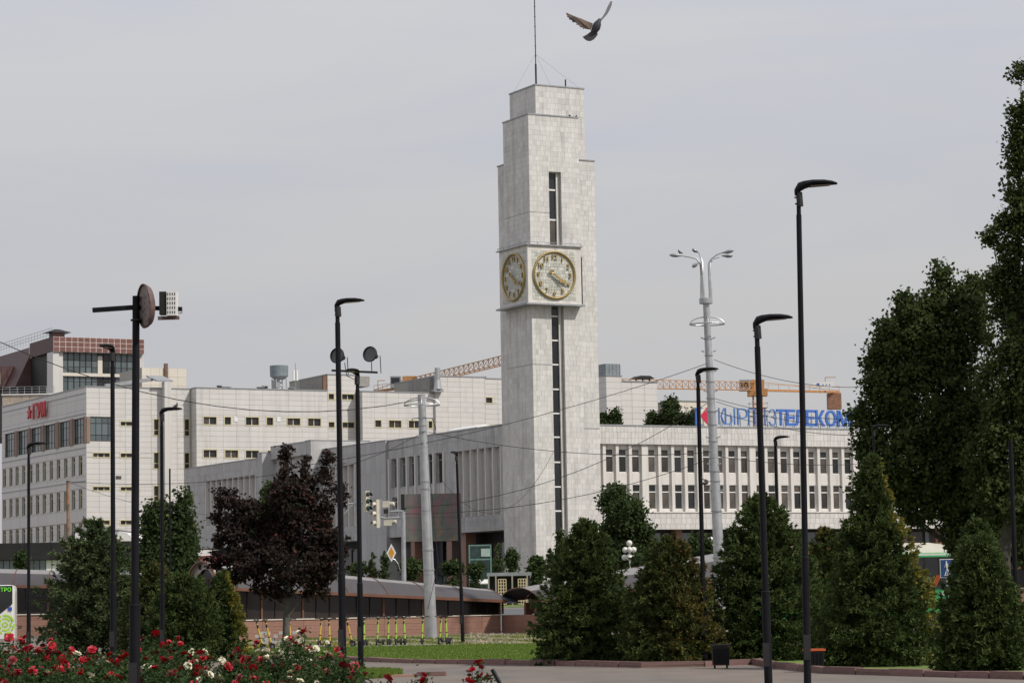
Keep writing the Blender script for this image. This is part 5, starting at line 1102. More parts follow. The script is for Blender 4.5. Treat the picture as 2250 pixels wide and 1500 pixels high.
for x, y, w, h in ((848, 1107, 16, 14), (852, 1146, 18, 16)):
    c_ = lp(x, y); k_ = Y / F; b = MB(); b.box(-w * k_ / 2, w * k_ / 2, 0, .25, -h * k_ / 2, h * k_ / 2); o = b.build('pedestrian_head', M_tl, ts, loc=tuple(c_)); b = MB(); b.lathe([(.12, 0), (.12, .22), (.09, .26)], n=14, axis=(1, -.3, 0), c=(w * k_ / 2, .12, 0)); b.build('visor', M_tl, o)
MB().box(-.12, .12, -.1, .1, -.12, .12).build('control_box', M_dark, ts, loc=tuple(lp(848, 1123)))
ps = thing('priority_sign', 'yellow diamond priority road sign with white border on a curved bracket', 'road sign', tuple(at(860, 1214, Y - .3)))
w_, h_ = .25, .48; d4 = lambda a, c_: [(a, 0), (0, c_), (-a, 0), (0, -c_)]
MB().prism(d4(w_, h_), 0, .03).build('plate', M_white, ps); MB().prism(d4(w_ * .62, h_ * .66), -.012, -.004).build('yellow_diamond', mat('sign_yellow', (.58, .27, .02), .4), ps); MB().tube([(.07, .06, -.3), (.20, .08, -.38), (.34, .1, -.58), (.44, .2, -.95)], .025, 6).build('bracket', M_galv, ps)
# pedestrian underpass sign at right
us_ = thing('underpass_sign', 'blue square sign with a white pedestrian going down steps before the green bus', 'road sign', gpos(2086, 80)); sz = 33 * 80 / F; cz = at(2082, 1248, 80) - us_.location
MB().box(-sz / 2, sz / 2, -.02, .02, -sz * .62, sz * .62).build('plate', M_white, us_, loc=tuple(cz)); q = MB().box(-sz / 2 + .02, sz / 2 - .02, -.03, -.022, -sz * .62 + .02, sz * .62 - .02).build('blue_panel', mat('sign_blue', (.01, .045, .16), .4), us_, loc=tuple(cz))
b = MB(); Wd = lambda x, z: (x * sz, -.036, z * sz)
b.lathe([(.045 * sz, 0), (.045 * sz, .006)], c=Wd(-.08, .44), n=10, axis=(0, -1, 0))
for a_, c_, r_c in (((-.07, .38), (-.03, .05), .10), ((-.1, .33), (-.2, .08), .05), ((-.02, .33), (.1, .12), .05), ((-.05, .05), (.02, -.2), .06), ((.02, -.2), (-.08, -.42), .05), ((-.03, .03), (-.12, -.2), .06), ((-.12, -.2), (-.18, -.44), .05), ((-.25, -.46), (.0, -.46), .04), ((.0, -.46), (.0, -.38), .04), ((.0, -.38), (.18, -.38), .04), ((.18, -.38), (.18, -.29), .04), ((.18, -.29), (.42, -.29), .04)):
    b.bar(Wd(*a_), Wd(*c_), r_c * sz, .01)
b.build('pedestrian_symbol', M_white, us_, loc=tuple(cz)); MB().tube([(0, .04, 0), (0, .04, cz.z + .2)], .03, 8).build('post', M_tin, us_)

# ================================================================== VEHICLES
def bus(name, label, P0, ang, L, Hb_, body, lower, trim, skirt_z=.35):
    t = thing(name, label, 'bus', P0, ang)
    W = 2.5; prof = [(0, skirt_z), (0, 1.25), (.03, Hb_ - .35), (.12, Hb_ - .1), (.35, Hb_), (W - .35, Hb_), (W - .12, Hb_ - .1), (W - .03, Hb_ - .35), (W, 1.25), (W, skirt_z)]
    xs = [(0, .10), (.06, .03), (.2, 0), (L - .2, 0), (L - .06, .03), (L, .12)]
    b = MB(); b.loft([[(x, y + (i_ if y < W / 2 else -i_), z - (i_ if z > 2 else 0)) for y, z in prof] for x, i_ in xs]); b.build('body', body, t, smooth=True); return t, W
M_bw = mat('white_bus_paint', (.62, .62, .58), .3, var=.04, coat=.4); M_bg = mat('green_bus_paint', (.02, .28, .08), .3, var=.05, coat=.4); M_lime = mat('lime_green_decal', (.36, .62, .04), .45); M_led = mat('led_display_letters', (.1, .5, .02), .5, emit=((.22, .8, .06), .55))
# left bus : only its last metre and a half is in the frame
Y = 118; pr = at(30, 1400, Y); Lb = 11.5; ab = R(7)
t, W = bus('city_bus', 'white city bus with lime green swirl, its end entering at the left edge', (pr.x - Lb * cos(ab), Y - Lb * sin(ab), 0), ab, Lb, at(20, 1284, Y).z, M_bw, M_bw, M_bw)
hb = at(20, 1284, Y).z; s_ = Y / F; zq = lambda y: at(15, y, Y).z
Lq = Lb + 5.5 * s_
b = MB(); xe_ = Lq - 8 * s_ ; b.prism([(xe_, zq(1286)), (xe_, zq(1326)), (Lq - 36 * s_, zq(1348)), (Lq - 3.6, zq(1348)), (Lq - 3.6, zq(1286))], -.03, .0); o = b.build('side_window', M_glass, t)
put('destination_text', text_mesh('destination_text', 'ЦЕНТР МЕТРО', .24, .003, M_led, 0), o, (Lq - 17 * s_ - .72, -.04, zq(1295)), (pi / 2, 0, 0))
MB().box(Lq - 17 * s_, Lq - 9 * s_, -.03, 0, zq(1341), zq(1333)).build('blue_sticker', mat('sticker_blue', (.03, .07, .35), .4), t)
b = MB(); ce = (Lq - 24 * s_, zq(1371))
for rr in (.10, .26, .40):
    n_ = 26; a0 = rr * 5
    for i in range(n_):
        if (i * 7 + int(rr * 20)) % 26 < 5: continue
        a, c_ = a0 + 2 * pi * i / n_, a0 + 2 * pi * (i + 1) / n_; q = .085
        b.quad(*[(ce[0] + r_ * cos(k_), -.012, ce[1] + r_ * sin(k_)) for r_, k_ in ((rr - q / 2, a), (rr + q / 2, a), (rr + q / 2, c_), (rr - q / 2, c_))])
b.build('swirl_decal', M_lime, t)
for x_ in (Lb - 2.6, 2.2): b = MB(); b.lathe([(.48, -.02), (.5, .05), (.5, .25), (.3, .26)], n=24, axis=(0, 1, 0), c=(x_ + .6, -.0, .5)); w_ = b.build('wheel', M_rubber, t, smooth=True); MB().lathe([(.28, 0), (.2, .03)], n=16, axis=(0, -1, 0), c=(x_ + .6, -.01, .5)).build('rim', M_tin, w_)
# right bus
Y = 97; pa, pc = at(1985, 1395, Y), at(2207, 1395, Y); Lb = 9.5; hb = at(2100, 1212, Y).z
t, W = bus('city_bus', 'green city bus with cream roof fairing behind the right hand spruces', (pc.x - Lb, Y, 0), 0, Lb, hb, M_bg, M_bg, M_bg)
lx = lambda px, py: at(px, py, Y).x - (pc.x - Lb); zq = lambda y, px=2100: at(px, y, Y).z
b = MB(); b.box(.5, lx(2205, 1250), -.03, .0, zq(1290), zq(1222)); b.build('window_band', M_glass, t)
[MB().box(lx(px, 1250), lx(px, 1250) + .07, -.045, -.03, zq(1283), zq(1222)).build('window_post', M_dark, t) for px in (1800, 1860, 1920, 1980, 2030, 2062, 2100, 2140, 2178)]
b = MB(); b.box(lx(1990, 1214), lx(2200, 1214), -.05, -.0, zq(1218.5), zq(1215)); b.build('white_stripe', M_white, t)
b = MB(); q0, q1, zt, z0_ = lx(1960, 1200), lx(2100, 1200), zq(1190), hb - .06
b.loft([[(x, y, z) for y, z in ((.35, z0_), (.45, z0_ + h_), (2.0, z0_ + h_), (2.15, z0_))] for x, h_ in ((q0, .1), (q0 + .5, zt - z0_), (q1 - .9, zt - z0_), (q1 - .35, (zt - z0_) * .8), (q1 - .1, (zt - z0_) * .4), (q1, .02))]); b.build('roof_fairing', mat('cream_fairing', (.70, .66, .58), .4), t)
b = MB(); [b.bar((lx(px, 1283), -.05, zq(1288)), (lx(px + 13, 1262), -.05, zq(1262)), .035) for px in (2046, 2050, 2054)]; b.build('orange_stripe', mat('orange_decal', (.5, .1, .02), .5), t)
b = MB(); b.lathe([(.095, 0), (.095, .01)], n=18, axis=(0, -1, 0), c=(lx(2075.5, 1300), -.02, zq(1301.5))); b.lathe([(.06, 0), (.06, .01)], n=14, axis=(0, -1, 0), c=(lx(2085, 1300), -.02, zq(1300))); o = b.build('round_badge', M_white, t)
b = MB(); [b.lathe([(.022, 0), (.022, .004)], n=8, axis=(0, -1, 0), c=(lx(2075.5, 1300) + x_, -.032, zq(1301.5) + z_)) for x_, z_ in ((-.03, .02), (.03, .03), (0, -.03))]; b.build('badge_mark', M_dark, o)
b = MB(); b.box(lx(2066, 1330), lx(2078, 1330), -.02, 0, zq(1318), zq(1313)); b.build('badge_text', M_dark, t)
for x_ in (2.0, Lb - 2.6): b = MB(); b.lathe([(.48, -.02), (.5, .05), (.5, .25), (.3, .26)], n=24, axis=(0, 1, 0), c=(x_, -.0, .5)); b.build('wheel', M_rubber, t, smooth=True)
b = MB(); b.tube([(Lb - .05, .1, hb - .55), (Lb + .35, -.1, hb - .6), (Lb + .38, -.12, hb - .85)], .03, 6); b.box(Lb + .28, Lb + .42, -.2, 0, hb - 1.2, hb - .85); b.build('mirror', M_dark, t)
# dark SUV
Y = 160; base = gpos(1152, Y); M_car = mat('dark_car_paint', (.022, .028, .036), .25, coat=.6, var=.1)
t = thing('parked_car', 'dark blue grey SUV partly hidden behind the right pavilion by the tower', 'car', base, 0)
Lc, Hc = 4.6, 1.72
lowp = [(0.05, .35), (0, .7), (.15, .95), (1.2, 1.08), (4.4, 1.1), (4.58, .95), (4.6, .4), (4.4, .3), (.3, .28)]
upp = [(1.2, 1.06), (1.95, 1.62), (2.4, 1.72), (3.8, 1.70), (4.45, 1.12)]
b = MB(); W = 1.85
b.loft([[(x, y, z) for x, z in lowp] for y in (0,)] + [[(x * (1) , y, z) for x, z in lowp] for y in (W,)]); b.build('body', M_car, t)
b = MB(); b.loft([[(x, .04 + (z - 1.06) * .25, z) for x, z in upp], [(x, W - .04 - (z - 1.06) * .25, z) for x, z in upp]]); b.build('cabin', M_car, t)
b = MB(); b.prism([(1.5, 1.13), (2.02, 1.56), (2.9, 1.62), (2.9, 1.13)], -.0, .06); b.prism([(2.98, 1.13), (2.98, 1.62), (3.7, 1.6), (4.15, 1.15)], -.0, .06); b.build('side_window', M_glass, t)
for x_ in (.95, 3.65):
    b = MB(); b.lathe([(.36, 0), (.37, .05), (.37, .22), (.2, .23)], n=20, axis=(0, 1, 0), c=(x_, -.03, .37)); w_ = b.build('wheel', M_rubber, t, smooth=True); b = MB(); b.lathe([(.23, 0), (.05, .02)], n=10, axis=(0, -1, 0), c=(x_, -.02, .37)); b.build('rim', M_galv, w_)
MB().box(-.02, .2, .1, .45, .72, .88).build('headlight', M_white, t); MB().box(-.02, .2, W - .45, W - .1, .72, .88).build('headlight', M_white, t)

# ================================================================== SCOOTERS
M_sy = mat('yellow_scooter_paint', (.50, .32, .035), .4, var=.05); M_sg = mat('lime_scooter_paint', (.30, .42, .05), .4, var=.05)
def scooter(name, label, col, grp):
    t = thing(name, label, 'scooter', (0, 0, 0), 0, grp)
    b = MB(); b.loft([[(x, -w_, z), (x, w_, z), (x, w_, z + .05), (x, -w_, z + .05)] for x, w_, z in ((-.50, .05, .14), (-.40, .08, .11), (.28, .08, .11), (.38, .05, .16), (.46, .035, .30))]); b.build('deck', col if col is M_sy else M_dark, t)
    b = MB(); b.tube([(.47, 0, .26), (.43, 0, .42), (.33, 0, .98)], [.036, .038, .032], 10); st_ = b.build('stem', col, t, smooth=True)
    MB().tube([(.425, 0, .44), (.418, 0, .48)], .041, 10).build('stem_band', M_dark, st_); MB().tube([(.36, -.004, .80), (.345, -.004, .92)], .0355, 10).build('stem_sticker', M_dark, st_)
    b = MB(); b.tube([(.30, -.26, 1.08), (.31, -.12, 1.09), (.325, 0, 1.06), (.31, .12, 1.09), (.30, .26, 1.08)], .018, 8); b.tube([(.33, 0, .97), (.32, 0, 1.08)], .035, 8); b.tube([(.34, -.1, 1.08), (.30, -.2, 1.14)], .012, 5); b.build('handlebar', M_rubber, t)
    for x_ in (.52, -.52):
        b = MB()
        b.lathe([(.06, -.03), (.108, -.028), (.118, 0), (.108, .028), (.06, .03)], n=18, axis=(0, 1, 0), c=(x_, 0, .118)); w_ = b.build('wheel', M_rubber, t, smooth=True); MB().lathe([(.06, -.034), (.02, -.036), (.02, .036), (.06, .034)], n=10, axis=(0, 1, 0), c=(x_, 0, .118)).build('hub', M_tin, w_)
    b = MB(); [b.bar((.47, y_, .30), (.52, y_, .12), .025) for y_ in (-.045, .045)]; b.loft([[(.52 + .135 * cos(a), -.04, .118 + .135 * sin(a)) for a in [.5 + k_ * .35 for k_ in range(7)]], [(.52 + .135 * cos(a), .04, .118 + .135 * sin(a)) for a in [.5 + k_ * .35 for k_ in range(7)]]], closed=False); b.build('fork', M_dark, t)
    b = MB(); b.loft([[(-.52 + .135 * cos(a), -.04, .118 + .135 * sin(a)) for a in [.4 + k_ * .35 for k_ in range(7)]], [(-.52 + .135 * cos(a), .04, .118 + .135 * sin(a)) for a in [.4 + k_ * .35 for k_ in range(7)]]], closed=False); b.build('rear_fender', M_dark, t)
    return t
ys_ = scooter('electric_scooter', '', M_sy, 'yellow scooters by the red wall'); gs_ = scooter('electric_scooter', '', M_sg, 'lime green scooters by the red wall')
YS_ = [(566, 1424, 92, -.25, 'yellow scooter seen side on, leftmost of the row'), (586, 1422, 94, -.25, 'yellow scooter seen side on, second from the left'), (632, 1418, 98, -1.2, 'yellow scooter standing behind the maple trunk'), (699, 1418, 98, -1.9, 'yellow scooter above the white roses, tilted slightly right'), (721, 1421, 96, -1.5, 'upright yellow scooter seen end on beside the tilted one'), (766, 1418, 97, -.4, 'yellow scooter between the two black lamp posts')]
GS_ = [(798, 1417, 98, -1.6, 'lime scooter nearest the floodlight lamp post'), (827, 1414, 99, -1.75, 'second lime scooter from the left, bars turned'), (850, 1415, 99, -1.6, 'third lime scooter from the left in the close group'), (869, 1414, 99, -1.7, 'fourth lime scooter from the left in the close group'), (888, 1414, 99, -1.5, 'lime scooter rightmost of the close group of four'), (925, 1413, 99.5, -1.55, 'lime scooter touching the left side of the silver pole'), (967, 1412, 99.5, -1.95, 'leaning lime scooter just right of the silver pole'), (981, 1411, 100, -1.6, 'upright lime scooter, last on the right')]
for src, lst in ((ys_, YS_), (gs_, GS_)):
    for i, (px, py, Y, rz, lab) in enumerate(lst):
        p = gpos(px, Y)
        if i == 0: o = src; o['label'] = lab
        else: o = copytree(src, lab)
        o.location = (p.x - .4 * cos(rz), p.y - .4 * sin(rz) + 1, .012); o.rotation_euler = (random.uniform(-.05, .05) if rz < -1 else .04, -.04 if rz > -1 else 0, rz)

# ================================================================== SMALL STREET THINGS
def bin_(name, label, px, py, Y, w, h, top):
    t = thing(name, label, 'litter bin', gpos(px, Y)); b = MB(); b.loft([[(x * k_, y * k_, z) for x, y in ((-w / 2, -w / 2), (w / 2, -w / 2), (w / 2, w / 2), (-w / 2, w / 2))] for z, k_ in ((.08, .9), (h, 1.0))]); b.build('body', M_dark, t)
    MB().box(-w * .56, w * .56, -w * .56, w * .56, h + .01, h + .05).build('lid', top, t); b = MB(); [b.box(x - .02, x + .02, -.03, .03, 0, .09) for x in (-w * .35, w * .35)]; b.build('foot', M_dark, t)
    [put('slat', unit_mesh(M_black), t, (-w * .47 + i * w * .19, -w / 2 - .02, .12), None, (w * .14, .03, h - .16)) for i in range(5)]; return t
bin_('litter_bin', 'black street bin with a bright orange lid beside the tallest lamp post', 1790, 1460, 57, .40, .44, mat('orange_lid', (.5, .09, .02), .5))
bin_('litter_bin', 'black slatted bin in the gap between two spruces', 1584, 1465, 61, .40, .50, M_dark)
sl = thing('kerb_slab', 'loose dark red slab lying on the path beside the grass patch', 'stone slab', g0(948, 1484)); MB().box(-.32, .32, -.2, .2, 0, .10).build('slab', M_kerb, sl); MB().box(-.72, -.36, -.12, .12, 0, .03).build('pale_chip', M_conc, sl)
def globe_lamp(label, px, y0, y1, Y):
    b0 = gpos(px, Y); t = thing('globe_lamp', label, 'street lamp', b0, 0, 'white globe lamps'); zt = at(px, y0, Y).z - b0.z; z0_ = at(px, y1, Y).z - b0.z; r = .2
    MB().tube([(0, 0, 0), (0, 0, zt - .2)], .05, 8).build('post', M_white, t)
    for i, (x_, y_, z_) in enumerate(((0, 0, zt - r), (-.28, 0, zt - .65), (.28, 0, zt - .65), (0, -.28, zt - .65), (-.34, 0, zt - 1.15), (.34, 0, zt - 1.15), (0, -.34, zt - 1.2), (0, .3, zt - 1.1))):
        b = MB(); b.lathe([(r * sin(pi * k_ / 8) + .001, -r * cos(pi * k_ / 8)) for k_ in range(9)], n=14, c=(x_, y_, z_)); b.build('globe', mat('opal_globe', (.62, .60, .55), .3), t, smooth=True)
globe_lamp('cluster of white globes on a white post beyond the first right spruce', 1386, 1186, 1215, 178); globe_lamp('cluster of white globes half hidden behind the second silver pole', 1565, 1178, 1200, 185)
gh = thing('gatehouse', 'small grey framed pavilion with cream lattice grilles at the tower foot', 'pavilion', (0, 0, 0)); Y = 200; zg_ = zg(Y); A_, B_ = at(1070, 1280, Y), at(1168, 1280, Y); zt = at(1110, 1257, Y).z; k_ = Y / F
b = MB(); b.box(A_.x, B_.x, Y, Y + 4, zt - .25, zt); b.build('roof_slab', M_tin, gh); [MB().box(at(px, 1280, Y).x, at(px, 1280, Y).x + 3.2 * k_, Y, Y + .2, zg_, zt - .25).build('post', mat('grey_frame', (.30, .27, .24), .6), gh) for px in (1072, 1088, 1124, 1157)]
MB().box(A_.x + .1, B_.x - .1, Y + 2.5, Y + 2.6, zg_, zt - .26).build('back_wall', M_dark, gh)
for pa_, pb_ in ((1095, 1112), (1139, 1156)):
    xa, xb = at(pa_, 1285, Y).x, at(pb_, 1285, Y).x; z0_, z1_ = zg_ + .1, at(1100, 1272, Y).z; b = MB()
    for i in range(4): b.box(xa + (xb - xa) * i / 3 - .035, xa + (xb - xa) * i / 3 + .035, Y - .05, Y, z0_, z1_)
    for i in range(9): b.box(xa, xb, Y - .055, Y - .01, z0_ + (z1_ - z0_) * i / 8 - .03, z0_ + (z1_ - z0_) * i / 8 + .03)
    b.build('lattice_grille', mat('cream_grille', (.55, .45, .28), .5), gh)
ge_ = thing('glass_entrance', 'turquoise framed glass entrance booth under the dark overhang beside the tower', 'entrance', (0, 0, 0)); Y = 236; M_tq = mat('turquoise_frame', (.12, .22, .19), .5)
A_, B_ = at(1030, 1225, Y), at(1080, 1225, Y); z0_, z1_ = zg(Y), at(1050, 1196, Y).z; b = MB()
for x_ in (A_.x, B_.x - .12): b.box(x_, x_ + .12, Y, Y + .12, z0_, z1_)
for z_ in (z0_ + .05, at(1050, 1227, Y).z, z1_): b.box(A_.x, B_.x, Y + .01, Y + .11, z_ - .12, z_)
b.build('frame', M_tq, ge_)
for i in range(2): put('glass_pane', unit_mesh(mat('teal_glass', (.03, .055, .052), .2, var=.5)), ge_, (A_.x + .12, Y + .05, [z0_, at(1050, 1227, Y).z][i]), None, (B_.x - A_.x - .24, .03, [at(1050, 1227, Y).z - z0_ - .12, z1_ - at(1050, 1227, Y).z - .12][i]))
put('notice', unit_mesh(mat('pale_notice', (.32, .42, .38), .5)), ge_, (at(1057, 1215, Y).x, Y - .02, at(1057, 1222, Y).z), None, (.8, .03, .7))
put('canopy', unit_mesh(M_white), ge_, (A_.x + .5, Y - 1.4, z0_ + 1.2), (.3, 0, 0), (1.6, 1.2, .08))
dv = thing('rod', '', ''); 
for k_ in list(dv.keys()): del dv[k_]
bpy.data.objects.remove(dv)
pe = thing('dark_bench_arm', 'dark slanted metal bench end poking up behind the red roses at bottom centre', 'bench', g0(1092, 1560) * 1.0); pe.location = (at(1090, 1490, 36).x, 36, 0); z0_ = at(1096, 1500, 36).z; z1_ = at(1080, 1470, 36).z
MB().bar((.05, 0, 0), (.05, 0, z0_), .05).build('leg', M_dark, pe); MB().bar((.05, 0, z0_), (-.05, .05, z1_), .05, .04).build('arm', M_dark, pe)

# ================================================================== SPRUCES
def spruce(label, px, ytop, ybase, Y, hw, m=L_spruce, grp='dense spruces on the lawn', name='spruce_tree', wbase=None, **k):
    b0 = gpos(px, Y, .05 if Y < 98 else None); s = Y / F; H = at(px, ytop, Y).z - b0.z; Rb = hw * s; t = thing(name, label, 'tree', b0, 0, grp)
    b = MB(); b.tube([(0, 0, -.05), (0, 0, H * .5), (0, 0, H * .97)], [max(.05, Rb * .07), Rb * .04, .012], 8); b.build('trunk', M_bark, t, smooth=True)
    b = MB(); g = random.Random(int(px))
    for i in range(16):
        a = g.uniform(0, 6.28); z = g.uniform(.1, .8) * H; r = Rb * (1 - z / H) * .75; b.tube([(0, 0, z), (r * cos(a), r * sin(a), z + r * .15)], [.02, .006], 4)
    b.build('branch', M_bark, t)
    spruce_crown('crown', H, Rb, t, m, **k); return t
import sys
PR = ((0, .92), (.15, 1), (.4, .85), (.7, .52), (.88, .3), (1, .05)); PT = ((0, .84), (.08, 1), (.25, .86), (.45, .64), (.60, .52), (.66, .36), (.82, .27), (.94, .12), (1, .02)); PO = ((0, .9), (.3, 1), (.6, .82), (.85, .5), (1, .1)); PL_ = ((0, .72), (.12, 1), (.35, .92), (.6, .66), (.8, .42), (.9, .22), (1, .03))
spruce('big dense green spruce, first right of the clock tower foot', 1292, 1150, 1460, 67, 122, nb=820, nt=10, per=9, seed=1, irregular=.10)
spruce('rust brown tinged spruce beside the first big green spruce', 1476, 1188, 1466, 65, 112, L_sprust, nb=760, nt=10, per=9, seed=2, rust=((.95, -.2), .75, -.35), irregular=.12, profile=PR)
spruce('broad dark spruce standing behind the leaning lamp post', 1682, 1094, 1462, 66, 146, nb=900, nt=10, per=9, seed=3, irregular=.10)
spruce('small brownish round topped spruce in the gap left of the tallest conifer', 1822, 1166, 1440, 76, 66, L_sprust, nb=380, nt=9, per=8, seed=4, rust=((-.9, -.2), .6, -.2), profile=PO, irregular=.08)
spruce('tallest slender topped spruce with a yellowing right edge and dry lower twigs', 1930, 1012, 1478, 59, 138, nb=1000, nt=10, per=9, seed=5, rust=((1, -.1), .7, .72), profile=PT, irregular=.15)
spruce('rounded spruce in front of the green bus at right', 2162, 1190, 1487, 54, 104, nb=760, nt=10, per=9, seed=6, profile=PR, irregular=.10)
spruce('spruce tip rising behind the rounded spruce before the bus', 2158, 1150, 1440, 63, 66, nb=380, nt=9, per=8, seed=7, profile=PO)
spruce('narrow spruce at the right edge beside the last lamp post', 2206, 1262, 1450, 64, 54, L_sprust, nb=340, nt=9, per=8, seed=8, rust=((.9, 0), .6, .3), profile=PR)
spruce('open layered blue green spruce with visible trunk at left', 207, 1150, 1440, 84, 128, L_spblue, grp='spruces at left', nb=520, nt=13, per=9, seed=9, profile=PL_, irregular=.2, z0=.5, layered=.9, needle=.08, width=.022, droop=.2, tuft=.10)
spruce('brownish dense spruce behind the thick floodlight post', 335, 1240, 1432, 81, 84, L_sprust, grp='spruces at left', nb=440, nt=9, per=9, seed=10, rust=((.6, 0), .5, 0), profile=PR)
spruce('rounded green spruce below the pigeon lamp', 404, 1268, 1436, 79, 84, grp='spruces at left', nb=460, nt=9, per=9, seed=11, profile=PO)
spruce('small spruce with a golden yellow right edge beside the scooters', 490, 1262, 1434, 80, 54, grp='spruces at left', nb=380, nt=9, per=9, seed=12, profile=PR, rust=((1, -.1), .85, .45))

# ================================================================== BROADLEAF TREES
def tree(label, name, trunk_px, Y, blobs, m, n_cl, per, cr, leaf, grp=None, bark=M_bark, tr=.2, fork=.35, seed=0, **k):
    b0 = gpos(trunk_px, Y); t = thing(name, label, 'tree', b0, 0, grp); s = Y / F; bl = []
    for cx, cy, rx, ry in blobs:
        p = at(cx, cy, Y) - b0; dz = random.Random(int(cx)).uniform(-.35, .35) * rx * s; bl.append((p.x, p.y + dz, p.z, rx * s, max(rx, ry * .7) * s * .9, ry * s, (rx * ry) ** .95))
    top = max(bl, key=lambda q: q[2]); zl = min(q[2] for q in bl); b = MB()
    big = max(bl, key=lambda q: q[6]); b.tube([(0, 0, -.1), (.03, 0, zl * .6), (big[0] * .4, big[1] * .3, big[2] * .75), (big[0] * .8, big[1] * .6, big[2] + big[5] * .3)], [tr, tr * .8, tr * .55, tr * .2], 9); b.build('trunk', bark, t, smooth=True)
    b = MB()
    for q in bl:
        z = min(q[2] * .6, big[2] * .8); b.tube([(big[0] * .3, big[1] * .3, z), ((q[0] + big[0] * .3) / 2, q[1] * .5, (q[2] + z) / 2 + .1), (q[0], q[1], q[2] + q[5] * .3)], [tr * .3, tr * .15, tr * .05], 6)
        for j in range(3): a = random.uniform(0, 6.28); b.tube([(q[0], q[1], q[2]), (q[0] + q[3] * .8 * cos(a), q[1] + q[4] * .8 * sin(a), q[2] + q[5] * random.uniform(-.2, .8))], [tr * .12, .01], 4)
    b.build('branch', bark, t, smooth=True)
    broad_crown('crown', bl, t, m, n_cl, per, cr, leaf, rng=np.random.default_rng(seed + 50), **k); return t
tree('huge dark leafy tree covering the right end of the cream office wing', 'broadleaf_tree', 2128, 88, [(2000, 775, 88, 100), (2066, 660, 30, 50), (2066, 600, 16, 26), (2040, 720, 60, 70), (1995, 680, 22, 38), (1960, 735, 26, 36), (1945, 860, 54, 73), (2050, 890, 120, 140), (1913, 985, 33, 64), (1888, 900, 19, 31), (1990, 1020, 96, 87), (2115, 720, 62, 90), (2140, 635, 24, 36), (2110, 960, 90, 110), (2060, 1075, 70, 50), (1890, 1080, 19, 36), (2130, 1090, 70, 70), (1925, 1080, 35, 55), (1925, 790, 14, 23), (2100, 1150, 34, 40), (2012, 1105, 42, 52), (2085, 1085, 45, 45), (2150, 1150, 55, 55), (2130, 1190, 50, 30)], L_big, 2100, 38, .36, .15, 'big trees at right', tr=.22, seed=1)
tree('tallest dark tree rising out of the frame at the right edge', 'broadleaf_tree', 2212, 84, [(2276, 250, 30, 60), (2244, 160, 14, 18), (2236, 250, 10, 14), (2276, 330, 28, 40), (2264, 420, 23, 28), (2229, 425, 16, 22), (2259, 480, 41, 50), (2214, 490, 23, 28), (2179, 520, 12, 14), (2219, 560, 32, 36), (2204, 620, 34, 40), (2264, 680, 76, 90), (2235, 850, 85, 130), (2200, 1010, 80, 110), (2344, 600, 72, 260), (2300, 900, 90, 150), (2240, 1100, 80, 70), (2244, 330, 24, 40), (2240, 290, 18, 26), (2236, 375, 20, 26)], L_big, 1800, 38, .34, .145, 'big trees at right', tr=.24, seed=2)
tree('dim bushy tree in the shade behind the two big right trees', 'broadleaf_tree', 2190, 112, [(2150, 1130, 50, 60), (2200, 1110, 80, 90), (2270, 1120, 80, 110), (2190, 1190, 70, 50), (2250, 1200, 60, 50)], L_big, 620, 36, .55, .22, 'big trees at right', tr=.25, seed=3)
tree('purple leaved maple before the grey wing with upright shoots on top', 'maple_tree', 628, 86, [(548, 1130, 50, 38), (600, 1170, 60, 55), (640, 1100, 48, 62), (668, 1165, 60, 60), (645, 1235, 85, 60), (545, 1225, 52, 55), (515, 1165, 36, 34), (700, 1120, 30, 50), (628, 1030, 9, 30), (627, 1000, 8, 22), (668, 1020, 8, 32), (668, 1062, 26, 26), (720, 1010, 9, 22), (712, 1050, 20, 22), (622, 1062, 26, 22), (497, 1095, 28, 24), (478, 1140, 18, 20), (715, 1235, 40, 50), (745, 1200, 20, 30), (748, 1085, 14, 30), (475, 1230, 22, 20), (505, 1270, 30, 22), (600, 1290, 50, 28), (480, 1185, 20, 18), (690, 1295, 34, 20), (722, 1175, 28, 26)], L_maple, 1050, 28, .20, .125, None, bark=M_bark2, tr=.14, seed=4, up_=.8, dead=.03)
tree('green tree filling the gap between department store and grey wing', 'broadleaf_tree', 352, 172, [(345, 1150, 34, 50), (365, 1210, 45, 60), (335, 1240, 32, 40), (402, 1110, 14, 32), (398, 1180, 26, 50), (405, 1240, 30, 30)], L_green, 520, 36, .6, .26, None, tr=.2, seed=5)
tree('green tree peeping over the purple maple against the grey wing', 'broadleaf_tree', 600, 200, [(600, 1085, 26, 22), (620, 1120, 45, 35), (570, 1150, 40, 30)], L_green, 220, 36, .6, .28, None, tr=.2, seed=6)
tree('leafy green tree against the left end of the cream office wing', 'broadleaf_tree', 1370, 190, [(1350, 1100, 26, 34), (1375, 1135, 40, 40), (1365, 1180, 48, 40), (1410, 1185, 25, 32), (1345, 1215, 30, 25), (1392, 1215, 40, 25)], L_green, 620, 36, .6, .26, None, tr=.22, seed=7)
tree('small pale green tree between the globe lamps', 'broadleaf_tree', 1545, 170, [(1535, 1200, 18, 22), (1550, 1220, 24, 20)], L_green, 120, 36, .5, .25, None, tr=.12, seed=8)
